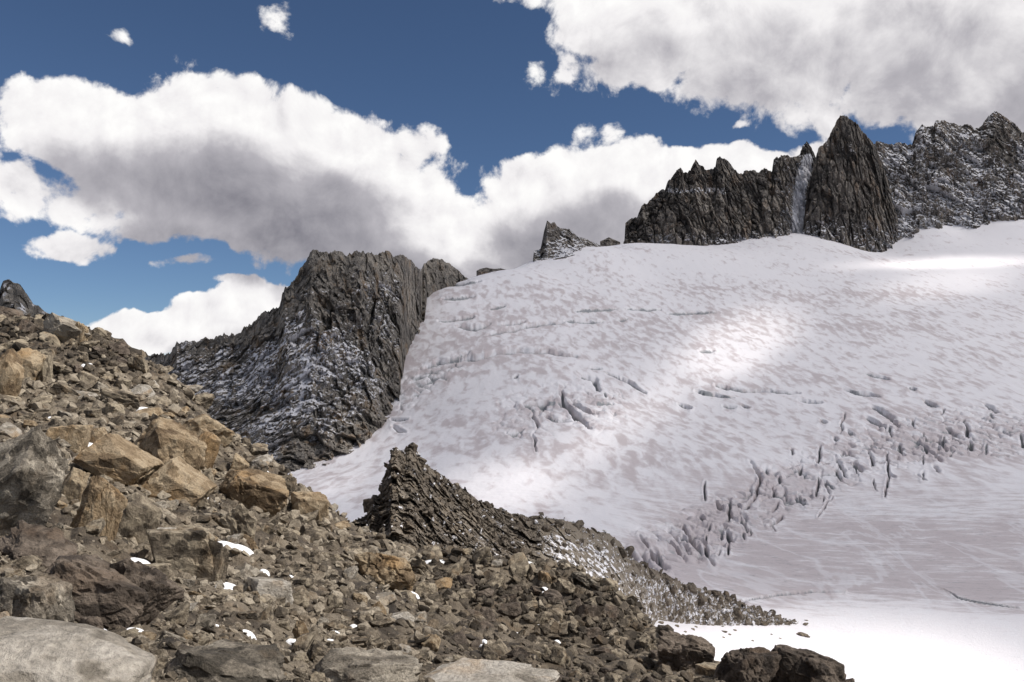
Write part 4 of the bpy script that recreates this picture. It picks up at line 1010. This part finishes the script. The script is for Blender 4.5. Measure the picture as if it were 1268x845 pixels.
for kp_, (a, b, s) in enumerate(SNOWS + extra):
    d = hit(a, b)
    if d is None or d > 100: continue
    c = at(a, b, d); R0 = s / F * d * 0.8; ang = rs.uniform(0, math.pi); asp = rs.uniform(0.5, 0.9)
    th = np.linspace(0, 2 * math.pi, 26, endpoint=False); rad = np.linspace(0, 1, 7)
    TH, RA = np.meshgrid(th, rad)
    rr = RA * R0 * (1 + 0.45 * fbm(np.stack([np.cos(TH) * 1.3 + a, np.sin(TH) * 1.3 + b, RA * 0], -1), 3))
    # grazing view: patches lie up-slope as much as across it
    x = c[0] + rr * np.cos(TH); y = c[1] + rr * np.sin(TH) * rs.uniform(0.9, 1.8)
    kk = np.clip(math.hypot(c[0], c[1]) / 30, 0.3, 1)
    z = fz(x, y) + kk * (0.13 if kp_ < len(SNOWS) else 0.04) + 0.05 * (1 - RA ** 2) - 0.35 * kk * RA ** 4
    Vs.append(np.stack([x, y, z], -1).reshape(-1, 3)); n = 26
    idx_ = np.arange(7 * n).reshape(7, n); nx = np.roll(idx_, -1, 1)
    Fs.append(np.stack([idx_[:-1], nx[:-1], nx[1:], idx_[1:]], -1).reshape(-1, 4) + off); off += 7 * n
link('snow_patches', raw_mesh('snow_patches', np.concatenate(Vs), np.concatenate(Fs), None, True), M_FRESH, kind='stuff', label='thin scraps of white snow caught between the boulders', category='snow')

# ----------------------------------------------------------------------------
# unseen cloud deck towards the sun, gaps shaped to let sunlight fall in patches
# ----------------------------------------------------------------------------
HC = 1150.0
LIT = [  # patches of sunshine on the glacier: px, py, half width, half height, tilt (deg, picture), how open the gap is
    (1100, 845, 460, 130, 0, 1.0), (640, 605, 150, 62, -14, 0.62), (745, 545, 150, 58, -30, 0.42), (910, 435, 130, 62, -28, 0.62), (1180, 326, 190, 13, -2, 0.8), (1180, 350, 130, 34, -8, 0.42),
    (430, 585, 130, 60, -30, 0.50), (830, 490, 110, 50, -40, 0.34)]
def lit_mask(px, py, n):
    v = np.zeros_like(px)
    for cx, cy, rx, ry, tl, st in LIT:
        a = math.radians(tl); dx, dy = px - cx, py - cy
        u, w_ = dx * math.cos(a) + dy * math.sin(a), -dx * math.sin(a) + dy * math.cos(a)
        v = np.maximum(v, st * smooth(1 - np.sqrt((u / rx) ** 2 + (w_ / ry) ** 2) + 0.30 * n, 0.0, 0.75))
    return v
NC1, NC2 = 300, 300
cx_ = np.linspace(350, 2300, NC1); cy_ = np.linspace(-420, 1700, NC2)
CX, CY = np.meshgrid(cx_, cy_)
gxx, gyy, gzz = CX - SUN[0] / SUN[2] * HC, CY - SUN[1] / SUN[2] * HC, np.zeros_like(CX)
for _ in range(4):
    gzz = np.clip(GZ(np.clip(gxx, -300, 900), np.clip(gyy, 120, 1380)), -65, 330)
    k = (HC - gzz) / SUN[2]; gxx, gyy = CX - SUN[0] * k, CY - SUN[1] * k
qx, qy = pix(np.stack([gxx, np.maximum(gyy, 20), gzz], -1))
nzc = fbm(np.stack([gxx * 0.012, gyy * 0.006, gxx * 0], -1), 4)
den = 1 - lit_mask(qx, qy, nzc) + 0.10 * nzc
near = smooth(gyy, 95, 190)                           # the near slope lies in sunshine
den = den * near - 0.6 * (1 - near)
border = np.minimum.reduce([smooth(CX, 350, 600), 1 - smooth(CX, 2050, 2300), smooth(CY, -420, -300), 1 - smooth(CY, 1450, 1700)])
den = den * border - (1 - border) * 0.3
thick = np.clip(den, 0, 1) * 12
lump = 6 * fbm(np.stack([CX * 0.01, CY * 0.01, CX * 0], -1), 4)
alpha_v = np.clip(den, 0, 1)
top = np.stack([CX, CY, HC + thick * 1.2 + lump * alpha_v], -1); bot = np.stack([CX, CY, HC - thick * 0.35 - 0.5], -1)
fc = grid_faces(NC2, NC1); dv = alpha_v.ravel()[fc].max(1) > 0.01; fc = fc[dv]
V = np.concatenate([top.reshape(-1, 3), bot.reshape(-1, 3)]); F2 = np.concatenate([fc, fc[:, ::-1] + NC1 * NC2])
mc = bpy.data.materials.new('cloud_vapour'); mc.use_nodes = True
t = NT(mc.node_tree); t.n.clear()
tr = t.new('ShaderNodeBsdfTransparent'); tl_ = t.new('ShaderNodeBsdfTranslucent'); tl_.inputs[0].default_value = (0.9, 0.9, 0.9, 1)
mxs = t.new('ShaderNodeMixShader'); t.put(mxs.inputs[0], t.m('MULTIPLY', t.attr('vapour'), 0.56)); t.l.new(tr.outputs[0], mxs.inputs[1]); t.l.new(tl_.outputs[0], mxs.inputs[2])
oo = t.new('ShaderNodeOutputMaterial'); t.l.new(mxs.outputs[0], oo.inputs[0])
link('cloud', raw_mesh('cloud', V, F2, {'vapour': np.concatenate([alpha_v.ravel()] * 2)}, True), mc, kind='stuff', label='unseen broken sheet of cloud shaped to shade the glacier in patches', category='cloud')
